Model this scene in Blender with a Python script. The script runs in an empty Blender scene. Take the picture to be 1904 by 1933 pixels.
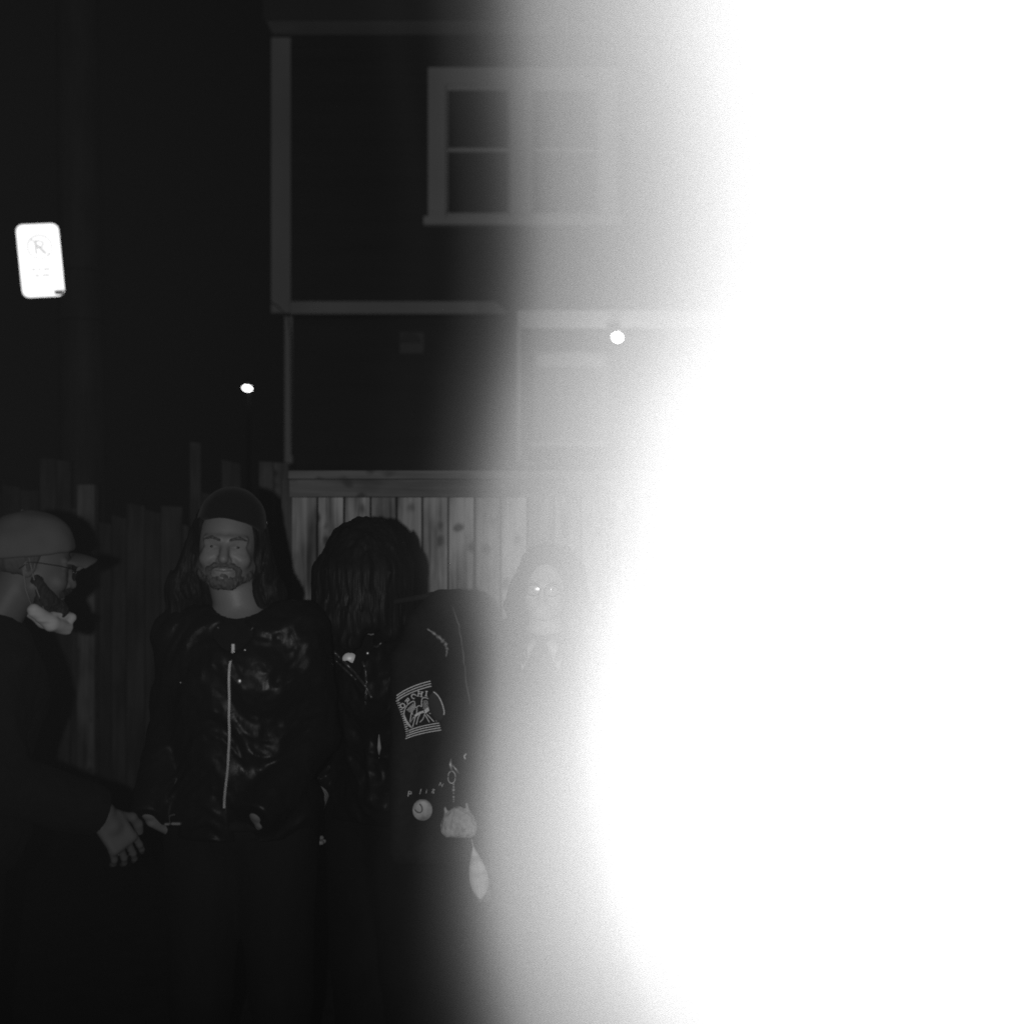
import bpy, math, random
import numpy as np
from mathutils import Vector, Matrix

random.seed(7)
RNG = np.random.default_rng(11)
R = math.radians
S = bpy.context.scene
COL = S.collection

# ------------------------------------------------------------------ camera, night sky, flash, exposure
EYE = 1.70
cam = bpy.data.cameras.new("camera")
cam.lens, cam.sensor_width, cam.sensor_fit = 80.0, 56.0, 'AUTO'
cam.clip_start, cam.clip_end = 0.05, 500.0
cam.dof.use_dof = True
cam.dof.focus_distance = 4.3
cam.dof.aperture_fstop = 3.6
camo = bpy.data.objects.new("camera", cam)
camo.location = (0, 0, EYE)
camo.rotation_euler = (R(90), 0, 0)
COL.objects.link(camo)
S.camera = camo

world = bpy.data.worlds.new("World")
S.world = world
world.use_nodes = True
bg = world.node_tree.nodes["Background"]
bg.inputs[0].default_value = (1, 1, 1, 1)
bg.inputs[1].default_value = 0.0012           # faint city glow of a night sky

# the camera's own flash, on its bracket above the lens: the light the photograph was taken with
FLASH = Vector((-0.115, 0.02, EYE + 0.0))
fl = bpy.data.lights.new("flash", 'SPOT')
fl.energy = 185.0
fl.color = (1, 1, 1)
fl.spot_size = R(88)
fl.spot_blend = 1.0
fl.shadow_soft_size = 0.012
flo = bpy.data.objects.new("flash", fl)
flo.location = FLASH
FAIM = Vector(((1290 - 952) / 2761 * 10, 10, EYE + (966.5 - 600) / 2761 * 10))
flo.rotation_euler = (FAIM - FLASH).to_track_quat('-Z', 'Y').to_euler()
COL.objects.link(flo)

S.view_settings.view_transform = 'Standard'
S.view_settings.look = 'None'
S.view_settings.exposure = 0.0
S.view_settings.gamma = 1.0
S.cycles.use_denoising = False        # fast film: keep the grain
S.cycles.use_adaptive_sampling = False
S.cycles.max_bounces = 4
S.cycles.diffuse_bounces = 2
S.cycles.volume_bounces = 0
S.cycles.volume_step_rate = 0.6
S.cycles.sample_clamp_indirect = 2.0


def W(px, py, d):
    """a point of the street: pixel of the (1904 wide) photograph and its distance from the camera"""
    return Vector(((px - 952) / 2761 * d, d, EYE + (966.5 - py) / 2761 * d))


# ------------------------------------------------------------------ materials
MATS = {}


def mat(name, base, rough=0.6, metal=0.0, spec=0.5, var=0.0, vscale=(8, 8, 8), bump=0.0, bscale=(40, 40, 40),
        emit=0.0, sheen=0.0, coat=0.0, rvar=0.0):
    if name in MATS:
        return MATS[name]
    m = bpy.data.materials.new(name)
    m.use_nodes = True
    nt = m.node_tree
    b = nt.nodes["Principled BSDF"]
    b.inputs["Base Color"].default_value = (base, base, base, 1)
    b.inputs["Roughness"].default_value = rough
    b.inputs["Metallic"].default_value = metal
    b.inputs["Specular IOR Level"].default_value = spec
    if sheen:
        b.inputs["Sheen Weight"].default_value = sheen
    if coat:
        b.inputs["Coat Weight"].default_value = coat
        b.inputs["Coat Roughness"].default_value = 0.25
    if emit:
        b.inputs["Emission Color"].default_value = (1, 1, 1, 1)
        b.inputs["Emission Strength"].default_value = emit
    if var or bump or rvar:
        tc = nt.nodes.new("ShaderNodeTexCoord")

        def noise(scale, detail=5):
            mp = nt.nodes.new("ShaderNodeMapping")
            mp.inputs["Scale"].default_value = scale
            nt.links.new(tc.outputs["Object"], mp.inputs[0])
            n = nt.nodes.new("ShaderNodeTexNoise")
            n.inputs["Scale"].default_value = 1.0
            n.inputs["Detail"].default_value = detail
            nt.links.new(mp.outputs[0], n.inputs["Vector"])
            return n
        if var:
            n = noise(vscale)
            mr = nt.nodes.new("ShaderNodeMapRange")
            mr.inputs[1].default_value, mr.inputs[2].default_value = 0.3, 0.7
            mr.inputs[3].default_value, mr.inputs[4].default_value = base * (1 - var), base * (1 + var)
            nt.links.new(n.outputs[0], mr.inputs[0])
            nt.links.new(mr.outputs[0], b.inputs["Base Color"])
        if rvar:
            n = noise(vscale)
            mr = nt.nodes.new("ShaderNodeMapRange")
            mr.inputs[1].default_value, mr.inputs[2].default_value = 0.3, 0.7
            mr.inputs[3].default_value, mr.inputs[4].default_value = rough * (1 - rvar), min(1, rough * (1 + rvar))
            nt.links.new(n.outputs[0], mr.inputs[0])
            nt.links.new(mr.outputs[0], b.inputs["Roughness"])
        if bump:
            n = noise(bscale, 4)
            bp = nt.nodes.new("ShaderNodeBump")
            bp.inputs["Strength"].default_value = 1.0
            bp.inputs["Distance"].default_value = bump
            nt.links.new(n.outputs[0], bp.inputs["Height"])
            nt.links.new(bp.outputs[0], b.inputs["Normal"])
    MATS[name] = m
    return m


def wood(name, light, dark, knots=True):
    """boards: long grain, dark knots with a halo, each board its own shade (attribute 'board')"""
    m = bpy.data.materials.new(name)
    m.use_nodes = True
    nt = m.node_tree
    N, K = nt.nodes, nt.links
    b = N["Principled BSDF"]
    b.inputs["Roughness"].default_value = 0.7
    b.inputs["Specular IOR Level"].default_value = 0.3
    tc = N.new("ShaderNodeTexCoord")
    at = N.new("ShaderNodeAttribute")
    at.attribute_name = "board"
    off = N.new("ShaderNodeVectorMath"); off.operation = 'SCALE'
    off.inputs[0].default_value = (3.1, 7.7, 13.3)
    K.new(at.outputs["Fac"], off.inputs["Scale"])
    add = N.new("ShaderNodeVectorMath"); add.operation = 'ADD'
    K.new(tc.outputs["Object"], add.inputs[0]); K.new(off.outputs[0], add.inputs[1])

    def mapped(scale):
        mp = N.new("ShaderNodeMapping"); mp.inputs["Scale"].default_value = scale
        K.new(add.outputs[0], mp.inputs[0])
        return mp.outputs[0]

    def math_(op, a, bb):
        q = N.new("ShaderNodeMath"); q.operation = op
        for i, v in enumerate((a, bb)):
            if isinstance(v, (int, float)):
                q.inputs[i].default_value = v
            else:
                K.new(v, q.inputs[i])
        return q.outputs[0]

    def mrange(v, a, bb, c, d):
        q = N.new("ShaderNodeMapRange"); q.interpolation_type = 'SMOOTHSTEP'
        q.inputs[1].default_value, q.inputs[2].default_value = a, bb
        q.inputs[3].default_value, q.inputs[4].default_value = c, d
        K.new(v, q.inputs[0])
        return q.outputs[0]
    # grain
    n = N.new("ShaderNodeTexNoise"); n.inputs["Scale"].default_value = 1; n.inputs["Detail"].default_value = 6
    n.inputs["Distortion"].default_value = 0.8
    K.new(mapped((42, 42, 2.2)), n.inputs["Vector"])
    grain = mrange(n.outputs[0], 0.3, 0.72, 0.0, 1.0)
    # broad patches of weathering
    n2 = N.new("ShaderNodeTexNoise"); n2.inputs["Scale"].default_value = 1; n2.inputs["Detail"].default_value = 3
    K.new(mapped((7, 7, 2.6)), n2.inputs["Vector"])
    broad = mrange(n2.outputs[0], 0.35, 0.65, 0.0, 1.0)
    mixv = math_('MULTIPLY_ADD', grain, 0.5)
    mixv.node.inputs[2].default_value = 0.0
    s = math_('ADD', mixv, math_('MULTIPLY', broad, 0.6))
    # per-board shade
    wn = N.new("ShaderNodeTexWhiteNoise"); wn.noise_dimensions = '1D'
    K.new(at.outputs["Fac"], wn.inputs["W"])
    s = math_('MULTIPLY', s, mrange(wn.outputs[0], 0, 1, 0.7, 1.15))
    if knots:
        v = N.new("ShaderNodeTexVoronoi"); v.inputs["Scale"].default_value = 1
        v.inputs["Randomness"].default_value = 1.0
        wob = N.new("ShaderNodeTexNoise"); wob.inputs["Scale"].default_value = 9.0
        K.new(add.outputs[0], wob.inputs["Vector"])
        va = N.new("ShaderNodeVectorMath"); va.operation = 'MULTIPLY_ADD'
        K.new(wob.outputs["Color"], va.inputs[0]); va.inputs[1].default_value = (0.7, 0.7, 0.7)
        K.new(mapped((13.0, 13.0, 9.5)), va.inputs[2])
        K.new(va.outputs[0], v.inputs["Vector"])
        k = mrange(v.outputs["Distance"], 0.10, 0.36, 0.10, 1.0)
        sc_ = N.new("ShaderNodeSeparateColor")
        K.new(v.outputs["Color"], sc_.inputs[0])
        k = math_('MAXIMUM', k, mrange(sc_.outputs[0], 0.56, 0.62, 0.0, 1.0))
        s = math_('MULTIPLY', s, k)
    cr = N.new("ShaderNodeMapRange")
    cr.inputs[3].default_value, cr.inputs[4].default_value = dark, light
    K.new(s, cr.inputs[0])
    K.new(cr.outputs[0], b.inputs["Base Color"])
    bp = N.new("ShaderNodeBump"); bp.inputs["Distance"].default_value = 0.002
    K.new(n.outputs[0], bp.inputs["Height"]); K.new(bp.outputs[0], b.inputs["Normal"])
    MATS[name] = m
    return m


# ------------------------------------------------------------------ object helpers
def tag(o, label=None, cat=None, group=None, kind=None):
    for k, v in (("label", label), ("category", cat), ("group", group), ("kind", kind)):
        if v:
            o[k] = v
    return o


def empty(name, loc, rz=0.0):
    o = bpy.data.objects.new(name, None)
    o.location = loc
    o.rotation_euler = (0, 0, rz)
    o.empty_display_size = 0.1
    COL.objects.link(o)
    return o


def link(name, me, m, parent=None, smooth=False):
    if m is not None:
        me.materials.append(m)
    if smooth:
        me.polygons.foreach_set("use_smooth", [True] * len(me.polygons))
    o = bpy.data.objects.new(name, me)
    COL.objects.link(o)
    if parent is not None:
        o.parent = parent
    return o


class MB:
    """collects boxes, prisms, tubes; build() links them as one mesh object"""

    def __init__(self):
        self.v, self.f, self.b = [], [], []
        self.cur = 0.0

    def add(self, vs, fs):
        o = len(self.v)
        self.v += [tuple(p) for p in vs]
        for q in fs:
            self.f.append(tuple(i + o for i in q))
            self.b.append(self.cur)

    def box(self, lo, hi, ch=0.0, M=None):
        x0, y0, z0 = lo
        x1, y1, z1 = hi
        if ch <= 0:
            vs = [(x0, y0, z0), (x1, y0, z0), (x1, y1, z0), (x0, y1, z0), (x0, y0, z1), (x1, y0, z1), (x1, y1, z1), (x0, y1, z1)]
            fs = [(3, 2, 1, 0), (4, 5, 6, 7), (0, 1, 5, 4), (1, 2, 6, 5), (2, 3, 7, 6), (3, 0, 4, 7)]
        else:
            vs, fs = [], []
            c = min(ch, (x1 - x0) / 2.01, (y1 - y0) / 2.01, (z1 - z0) / 2.01)
            # octagonal prism rings (edges along z chamfered, ends chamfered too)
            def ring(i, z):
                return [(x0 + c + i, y0 + i, z), (x1 - c - i, y0 + i, z), (x1 - i, y0 + c + i, z), (x1 - i, y1 - c - i, z),
                        (x1 - c - i, y1 - i, z), (x0 + c + i, y1 - i, z), (x0 + i, y1 - c - i, z), (x0 + i, y0 + c + i, z)]
            e = c * 0.4
            for i, z in ((e, z0), (0, z0 + e), (0, z1 - e), (e, z1)):
                vs += ring(i, z)
            fs.append(tuple(range(7, -1, -1)))
            fs.append(tuple(range(24, 32)))
            for r in range(3):
                for k in range(8):
                    a = r * 8 + k
                    b_ = r * 8 + (k + 1) % 8
                    fs.append((a, b_, b_ + 8, a + 8))
        if M is not None:
            vs = [M @ Vector(p) for p in vs]
        self.add(vs, fs)

    def prism(self, poly, ex):
        """polygon (list of 3d points) pushed along vector ex"""
        n = len(poly)
        ex = Vector(ex)
        vs = [Vector(p) for p in poly] + [Vector(p) + ex for p in poly]
        fs = [tuple(range(n - 1, -1, -1)), tuple(range(n, 2 * n))]
        fs += [(i, (i + 1) % n, n + (i + 1) % n, n + i) for i in range(n)]
        self.add(vs, fs)

    def tube(self, pts, r, n=8, closed=False):
        pts = [Vector(p) for p in pts]
        m = len(pts)
        rr = r if isinstance(r, (list, tuple)) else [r] * m
        vs, fs = [], []
        up = Vector((0, 0, 1))
        for i, p in enumerate(pts):
            if closed:
                t = pts[(i + 1) % m] - pts[i - 1]
            else:
                t = pts[min(i + 1, m - 1)] - pts[max(i - 1, 0)]
            t.normalize()
            a = t.cross(up)
            if a.length < 0.05:
                a = t.cross(Vector((1, 0, 0)))
            a.normalize()
            b = t.cross(a)
            for k in range(n):
                w = 2 * math.pi * k / n
                vs.append(p + (a * math.cos(w) + b * math.sin(w)) * rr[i])
        for i in range(m if closed else m - 1):
            for k in range(n):
                j = (i + 1) % m
                fs.append((i * n + k, i * n + (k + 1) % n, j * n + (k + 1) % n, j * n + k))
        if not closed:
            fs.append(tuple(range(n)))
            fs.append(tuple((m - 1) * n + k for k in range(n - 1, -1, -1)))
        self.add(vs, fs)

    def ball(self, c, r, nu=16, nv=10, M=None):
        c = Vector(c)
        r = r if isinstance(r, (tuple, list)) else (r, r, r)
        vs = []
        for j in range(nv + 1):
            t = math.pi * j / nv
            for i in range(nu):
                f = 2 * math.pi * i / nu
                p = Vector((r[0] * math.sin(t) * math.cos(f), r[1] * math.sin(t) * math.sin(f), r[2] * math.cos(t)))
                vs.append(c + (M @ p if M is not None else p))
        fs = [(j * nu + i, j * nu + (i + 1) % nu, (j + 1) * nu + (i + 1) % nu, (j + 1) * nu + i) for j in range(nv) for i in range(nu)]
        self.add(vs, fs)

    def build(self, name, m, parent=None, smooth=False):
        me = bpy.data.meshes.new(name)
        me.from_pydata(self.v, [], self.f)
        if any(self.b):
            a = me.attributes.new("board", 'FLOAT', 'FACE')
            a.data.foreach_set("value", self.b)
        me.update()
        bmfix(me)
        return link(name, me, m, parent, smooth)


def bmfix(me):
    import bmesh
    bm = bmesh.new()
    bm.from_mesh(me)
    bmesh.ops.remove_doubles(bm, verts=bm.verts, dist=1e-6)
    bmesh.ops.recalc_face_normals(bm, faces=bm.faces)
    bm.to_mesh(me)
    bm.free()


# ------------------------------------------------------------------ soft solids: distance fields turned into one continuous surface
class Field:
    def __init__(self, lo, hi, h):
        self.h = h
        self.lo = np.array(lo, np.float32)
        self.n = np.ceil((np.array(hi) - self.lo) / h).astype(int) + 1
        self.d = np.full(tuple(self.n), 0.15, np.float32)

    def blk(self, c, rad):
        c = np.array(c)
        i0 = np.clip(np.floor((c - rad - self.lo) / self.h).astype(int), 0, self.n)
        i1 = np.clip(np.ceil((c + rad - self.lo) / self.h).astype(int) + 1, 0, self.n)
        sl = tuple(slice(a, b) for a, b in zip(i0, i1))
        ax = [self.lo[k] + self.h * np.arange(i0[k], i1[k], dtype=np.float32) for k in range(3)]
        return sl, ax[0][:, None, None], ax[1][None, :, None], ax[2][None, None, :]

    def put(self, sl, d, op, k):
        a = self.d[sl]
        if a.size == 0:
            return
        if op == 'add':
            h = np.clip(0.5 + 0.5 * (a - d) / k, 0, 1)
            self.d[sl] = a * (1 - h) + d * h - k * h * (1 - h)
        else:
            d = -d
            h = np.clip(0.5 - 0.5 * (a - d) / k, 0, 1)
            self.d[sl] = a * (1 - h) + d * h + k * h * (1 - h)

    def ball(self, c, r, k=0.01, op='add', M=None):
        r = (r, r, r) if isinstance(r, (int, float)) else r
        sl, X, Y, Z = self.blk(c, max(r) + k + 0.05)
        X, Y, Z = X - c[0], Y - c[1], Z - c[2]
        if M is not None:
            X, Y, Z = (M[0][i] * X + M[1][i] * Y + M[2][i] * Z for i in range(3))
        k0 = np.sqrt((X / r[0]) ** 2 + (Y / r[1]) ** 2 + (Z / r[2]) ** 2)
        k1 = np.sqrt((X / r[0] ** 2) ** 2 + (Y / r[1] ** 2) ** 2 + (Z / r[2] ** 2) ** 2) + 1e-6
        self.put(sl, np.where(k0 < 0.05, -min(r), k0 * (k0 - 1) / k1), op, k)

    def cone(self, a, b, ra, rb, k=0.01, op='add'):
        a, b = np.array(a, np.float32), np.array(b, np.float32)
        L = np.linalg.norm(b - a)
        sl, X, Y, Z = self.blk((a + b) / 2, L / 2 + max(ra, rb) + k + 0.05)
        u = (b - a) / max(L, 1e-6)
        X, Y, Z = X - a[0], Y - a[1], Z - a[2]
        t = np.clip((X * u[0] + Y * u[1] + Z * u[2]) / max(L, 1e-6), 0, 1)
        q = t * L
        d = np.sqrt((X - u[0] * q) ** 2 + (Y - u[1] * q) ** 2 + (Z - u[2] * q) ** 2) - (ra + (rb - ra) * t)
        self.put(sl, d, op, k)

    def box(self, c, half, rnd=0.01, k=0.01, op='add', M=None):
        sl, X, Y, Z = self.blk(c, math.sqrt(sum(v * v for v in half)) + k + 0.05)
        X, Y, Z = X - c[0], Y - c[1], Z - c[2]
        if M is not None:
            X, Y, Z = (M[0][i] * X + M[1][i] * Y + M[2][i] * Z for i in range(3))
        qx, qy, qz = (np.abs(v) - (hh - rnd) for v, hh in zip((X, Y, Z), half))
        d = np.sqrt(np.maximum(qx, 0) ** 2 + np.maximum(qy, 0) ** 2 + np.maximum(qz, 0) ** 2) + np.minimum(np.maximum(qx, np.maximum(qy, qz)), 0) - rnd
        self.put(sl, d, op, k)

    def rough(self, amp, freq, seed=0, warp=None, ridge=False):
        idx = np.nonzero(np.abs(self.d) < 0.035)
        P = np.stack([self.lo[k] + self.h * idx[k] for k in range(3)], 1).astype(np.float32)
        if warp is not None:
            P = warp(P)
        nz = (vnoise(P * np.array(freq, np.float32), seed) - 0.5) * 2
        self.d[idx] += amp * (np.abs(nz) * 1.6 - 0.6 if ridge else nz)

    def front(self, x, z):
        """nearest surface seen from -y at this x, z"""
        i = int(round((x - self.lo[0]) / self.h)); k = int(round((z - self.lo[2]) / self.h))
        i = min(max(i, 0), self.n[0] - 1); k = min(max(k, 0), self.n[2] - 1)
        c = self.d[i, :, k]
        w = np.nonzero(c < 0)[0]
        if len(w) == 0:
            return None
        j = w[0]
        if j == 0:
            return float(self.lo[1])
        f = c[j - 1] / (c[j - 1] - c[j])
        return float(self.lo[1] + self.h * (j - 1 + f))

    def mesh(self, name, m, parent=None):
        d = self.d
        d[0], d[-1], d[:, 0], d[:, -1], d[:, :, 0], d[:, :, -1] = 0.1, 0.1, 0.1, 0.1, 0.1, 0.1
        ins = d < 0
        n = d.shape
        cs = [ins[i:n[0] - 1 + i, j:n[1] - 1 + j, k:n[2] - 1 + k] for i in (0, 1) for j in (0, 1) for k in (0, 1)]
        cnt = sum(c.astype(np.int8) for c in cs)
        act = (cnt > 0) & (cnt < 8)
        I, J, K = np.nonzero(act)
        ids = np.full(act.shape, -1, np.int32)
        ids[I, J, K] = np.arange(len(I))
        acc = np.zeros((len(I), 3), np.float64)
        num = np.zeros(len(I))
        corner = [(i, j, k) for i in (0, 1) for j in (0, 1) for k in (0, 1)]
        for a in corner:
            for ax in range(3):
                if a[ax]:
                    continue
                b = list(a); b[ax] = 1
                da = d[I + a[0], J + a[1], K + a[2]]
                db = d[I + b[0], J + b[1], K + b[2]]
                cr = (da < 0) != (db < 0)
                t = np.where(cr, da / np.where(cr, da - db, 1), 0)
                p = np.tile(np.array(a, float), (len(I), 1))
                p[:, ax] += t
                acc += p * cr[:, None]
                num += cr
        V = (np.stack([I, J, K], 1) + acc / num[:, None]) * self.h + self.lo
        F = []
        for ax in range(3):
            o1, o2 = [(1, 2), (2, 0), (0, 1)][ax]
            s0 = [slice(1, -1)] * 3; s1 = [slice(1, -1)] * 3
            s0[ax] = slice(0, n[ax] - 1); s1[ax] = slice(1, n[ax])
            A, B = ins[tuple(s0)], ins[tuple(s1)]
            for flip in (False, True):
                e = np.nonzero((A & ~B) if not flip else (~A & B))
                c = [e[0] + (0 if ax == 0 else 1), e[1] + (0 if ax == 1 else 1), e[2] + (0 if ax == 2 else 1)]
                q = []
                for da, db in ((-1, -1), (0, -1), (0, 0), (-1, 0)):
                    w = [c[0].copy(), c[1].copy(), c[2].copy()]
                    w[o1] = w[o1] + da; w[o2] = w[o2] + db
                    q.append(ids[w[0], w[1], w[2]])
                q = np.stack(q if not flip else q[::-1], 1)
                F.append(q[(q >= 0).all(1)])
        F = np.concatenate(F)
        me = bpy.data.meshes.new(name)
        me.vertices.add(len(V)); me.vertices.foreach_set("co", V.astype(np.float32).ravel())
        me.loops.add(len(F) * 4); me.loops.foreach_set("vertex_index", F.astype(np.int32).ravel())
        me.polygons.add(len(F)); me.polygons.foreach_set("loop_start", np.arange(0, len(F) * 4, 4, dtype=np.int32))
        me.update(calc_edges=True)
        me.validate()
        return link(name, me, m, parent, True)


def vnoise(P, seed=0):
    g = np.random.default_rng(seed).random((64, 64, 64)).astype(np.float32)
    i = np.floor(P).astype(int)
    f = P - i
    f = f * f * (3 - 2 * f)
    r = 0
    for a in (0, 1):
        for b in (0, 1):
            for c in (0, 1):
                w = (f[:, 0] if a else 1 - f[:, 0]) * (f[:, 1] if b else 1 - f[:, 1]) * (f[:, 2] if c else 1 - f[:, 2])
                r = r + w * g[(i[:, 0] + a) % 64, (i[:, 1] + b) % 64, (i[:, 2] + c) % 64]
    return r


# ------------------------------------------------------------------ palette (everything is grey on this film)
SKIN = mat("skin", 0.165, 0.5, spec=0.35, var=0.06, vscale=(25, 25, 25), bump=0.0006, bscale=(160, 160, 160))
HAIRM = mat("dark_hair", 0.008, 0.5, spec=0.10, bump=0.003, bscale=(150, 150, 9), rvar=0.3, vscale=(60, 60, 6))
BEARDM = mat("beard_hair", 0.065, 0.8, spec=0.2, var=0.5, vscale=(150, 150, 90), bump=0.003, bscale=(220, 220, 120))
LEATHER = mat("black_leather", 0.006, 0.42, spec=0.10, bump=0.003, bscale=(34, 34, 22), rvar=0.3, vscale=(14, 14, 14))
CLOTHD = mat("dark_cloth", 0.005, 0.9, spec=0.15, var=0.3, vscale=(30, 30, 30), bump=0.001, bscale=(220, 220, 220))
DENIM = mat("black_denim", 0.003, 0.85, spec=0.15, var=0.3, vscale=(40, 40, 10))
BAGM = mat("black_canvas", 0.010, 0.85, spec=0.2, var=0.25, vscale=(60, 60, 60), bump=0.001, bscale=(300, 300, 300))
CAPL = mat("pale_cap_cloth", 0.115, 0.9, spec=0.1, var=0.08, vscale=(12, 12, 12), bump=0.0006, bscale=(300, 300, 300))
CAPD = mat("black_cap_cloth", 0.006, 0.9, spec=0.1, sheen=0.06)
WHITEC = mat("white_cloth", 0.45, 0.9, spec=0.1, var=0.12, vscale=(22, 22, 22))
STEEL = mat("bright_metal", 0.75, 0.28, metal=1.0)
BLACKP = mat("black_plastic", 0.02, 0.3)
TRIM = mat("white_trim_paint", 0.60, 0.6, var=0.10, vscale=(3, 3, 1.5))
SIDING = mat("dark_siding_paint", 0.035, 0.7, var=0.25, vscale=(1.2, 1.2, 9), spec=0.3)
GLASSD = mat("dark_window_glass", 0.02, 0.12, spec=0.5)
ROOFM = mat("roof_shingle", 0.03, 0.9, var=0.4, vscale=(12, 12, 30))
ASPH = mat("asphalt", 0.02, 0.95, spec=0.15, var=0.4, vscale=(9, 9, 9), bump=0.004, bscale=(140, 140, 140))
THREAD = mat("pale_thread", 0.62, 0.8, var=0.25, vscale=(300, 300, 300))
PIN = mat("pale_pin_enamel", 0.62, 0.35, var=0.15, vscale=(60, 60, 60))
FUR = mat("grey_fur", 0.42, 0.95, var=0.3, vscale=(120, 120, 70), bump=0.004, bscale=(200, 200, 120))
CEDAR = wood("cedar_boards", 0.74, 0.06)
OLDWOOD = wood("weathered_boards", 0.12, 0.03, knots=False)
POLEW = wood("pole_wood", 0.075, 0.03, knots=False)
LAMPW = mat("lit_lamp_glass", 0.8, 0.4, emit=26.0)

# ------------------------------------------------------------------ the setting: ground
g = MB()
g.add([(-120, -60, 0), (120, -60, 0), (120, 200, 0), (-120, 200, 0)], [(0, 1, 2, 3)])
o = g.build("ground", ASPH)
tag(o, "dark asphalt ground of the lane, lost in the night", "ground", kind="structure")


# ------------------------------------------------------------------ the house
HD = 12.0
house = empty("house", (0.9, 14.5, 0))
tag(house, "dark two-storey clapboard house with pale trim behind the cedar fence", "house")


def hb(name, m, parent, boxes, smooth=False, ch=0.006):
    q = MB()
    for lo, hi in boxes:
        q.box(tuple(min(a, b) for a, b in zip(lo, hi)), tuple(max(a, b) for a, b in zip(lo, hi)), ch)
    return hl(name, q, m, parent, smooth)


def hl(name, q, m, parent, smooth=False):
    """build in world coordinates, parent to an Empty that only has a location"""
    o = q.build(name, m, None, smooth)
    root = parent
    off = Vector((0, 0, 0))
    while root is not None:
        off += Vector(root.location) if root.type == 'EMPTY' else Vector((0, 0, 0))
        root = root.parent
    for v in o.data.vertices:
        v.co -= off
    o.parent = parent
    return o


def pbox(px0, py0, px1, py1, d, t0, t1):
    """a slab seen at these pixels at distance d, from d-t0 (front) to d+t1 (back)"""
    a, b = W(px0, py0, d), W(px1, py1, d)
    return ((a.x, d - t0, min(a.z, b.z)), (b.x, d + t1, max(a.z, b.z)))


def lap(x0, x1, y, z0, z1, ex=0.105):
    q = MB()
    z = z0
    prof = []
    while z < z1 - 1e-4:
        zt = min(z + ex, z1)
        prof += [(y - 0.016, z), (y - 0.003, zt)]
        z = zt
    n = len(prof)
    vs = [(x0, a, b) for a, b in prof] + [(x1, a, b) for a, b in prof]
    fs = [(i, i + 1, n + i + 1, n + i) for i in range(n - 1)]
    q.add(vs, fs)
    q.box((x0, y + 0.002, z0), (x1, y + 0.12, z1))
    return q


xl = W(517, 0, HD).x
xr = 6.2
zb = W(0, 571, HD).z           # top of the belt board
zt = W(0, 66, HD).z            # eave line
hl("upper_wall", lap(xl, xr, HD, zb - 0.10, zt, 0.11), SIDING, house)
YL = HD + 0.14
xll = W(540, 0, YL).x
xbay = W(982, 0, YL).x
hl("lower_wall", lap(xll, xr, YL, 0.0, zb - 0.11, 0.11), SIDING, house)
# side wall and back so that the house is a solid block
q = MB(); q.box((xl + 0.01, HD + 0.13, zb - 0.10), (xl + 0.13, 18.5, zt)); q.box((xll + 0.01, YL + 0.13, 0), (xll + 0.12, 18.5, zb - 0.11))
q.box((xr - 0.12, HD + 0.13, 0), (xr, 18.5, zt)); q.box((xl + 0.14, 18.4, 0), (xr - 0.13, 18.5, zt))
hl("side_wall", q, SIDING, house)
hb("corner_board", TRIM, house, [pbox(513, 74, 550, 592, HD, 0.045, -0.004)])
hb("corner_board", TRIM, house, [pbox(538, 592, 553, 972, YL, 0.035, -0.004)])
# belt board with its mitred end
a, b = W(551, 571, HD), W(957, 594, HD)
q = MB()
q.prism([(a.x, HD - 0.06, b.z), (b.x, HD - 0.06, b.z), (W(935, 0, HD).x, HD - 0.06, a.z), (a.x, HD - 0.06, a.z)], (0, 0.055, 0))
hl("belt_board", q, TRIM, house)
# eave: soffit, fascia and roof
hb("soffit", TRIM, house, [((xl - 0.01, HD - 0.40, zt + 0.002), (xr + 0.3, HD + 0.02, zt + 0.03))])
hb("fascia", mat("eave_paint", 0.1, 0.7), house, [((xl - 0.02, HD - 0.43, zt - 0.02), (xr + 0.3, HD - 0.405, zt + 0.16))])
q = MB()
q.prism([(xl - 0.03, HD - 0.46, zt + 0.17), (xl - 0.03, 15.2, zt + 1.9), (xl - 0.03, 18.9, zt + 0.17)], (xr - xl + 0.4, 0, 0))
hl("roof", q, ROOFM, house)
# window: outer casing, two sashes side by side
WINT = mat("lit_white_trim", 0.86, 0.5, var=0.05, vscale=(3, 3, 3))  # trim lightened in its colour for the stronger light on this side
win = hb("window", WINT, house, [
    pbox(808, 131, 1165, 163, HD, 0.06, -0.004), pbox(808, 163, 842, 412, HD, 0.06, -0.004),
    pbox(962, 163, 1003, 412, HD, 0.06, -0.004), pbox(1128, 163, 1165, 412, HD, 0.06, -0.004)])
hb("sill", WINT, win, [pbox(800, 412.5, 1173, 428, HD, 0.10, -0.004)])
for x0, x1 in ((843, 961), (1004, 1127)):
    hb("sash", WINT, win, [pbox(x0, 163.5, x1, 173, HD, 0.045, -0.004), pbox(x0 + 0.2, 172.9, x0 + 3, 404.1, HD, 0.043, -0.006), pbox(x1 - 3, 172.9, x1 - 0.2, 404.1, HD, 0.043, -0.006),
                           pbox(x0 + 0.4, 282, x1 - 0.4, 289, HD, 0.05, -0.004), pbox(x0, 404, x1, 412, HD, 0.045, -0.004)])
    hb("pane", GLASSD, win, [pbox(x0, 173.5, x1, 281.5, HD, 0.026, -0.017), pbox(x0, 289.5, x1, 403.5, HD, 0.03, -0.017)], ch=0)
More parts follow.
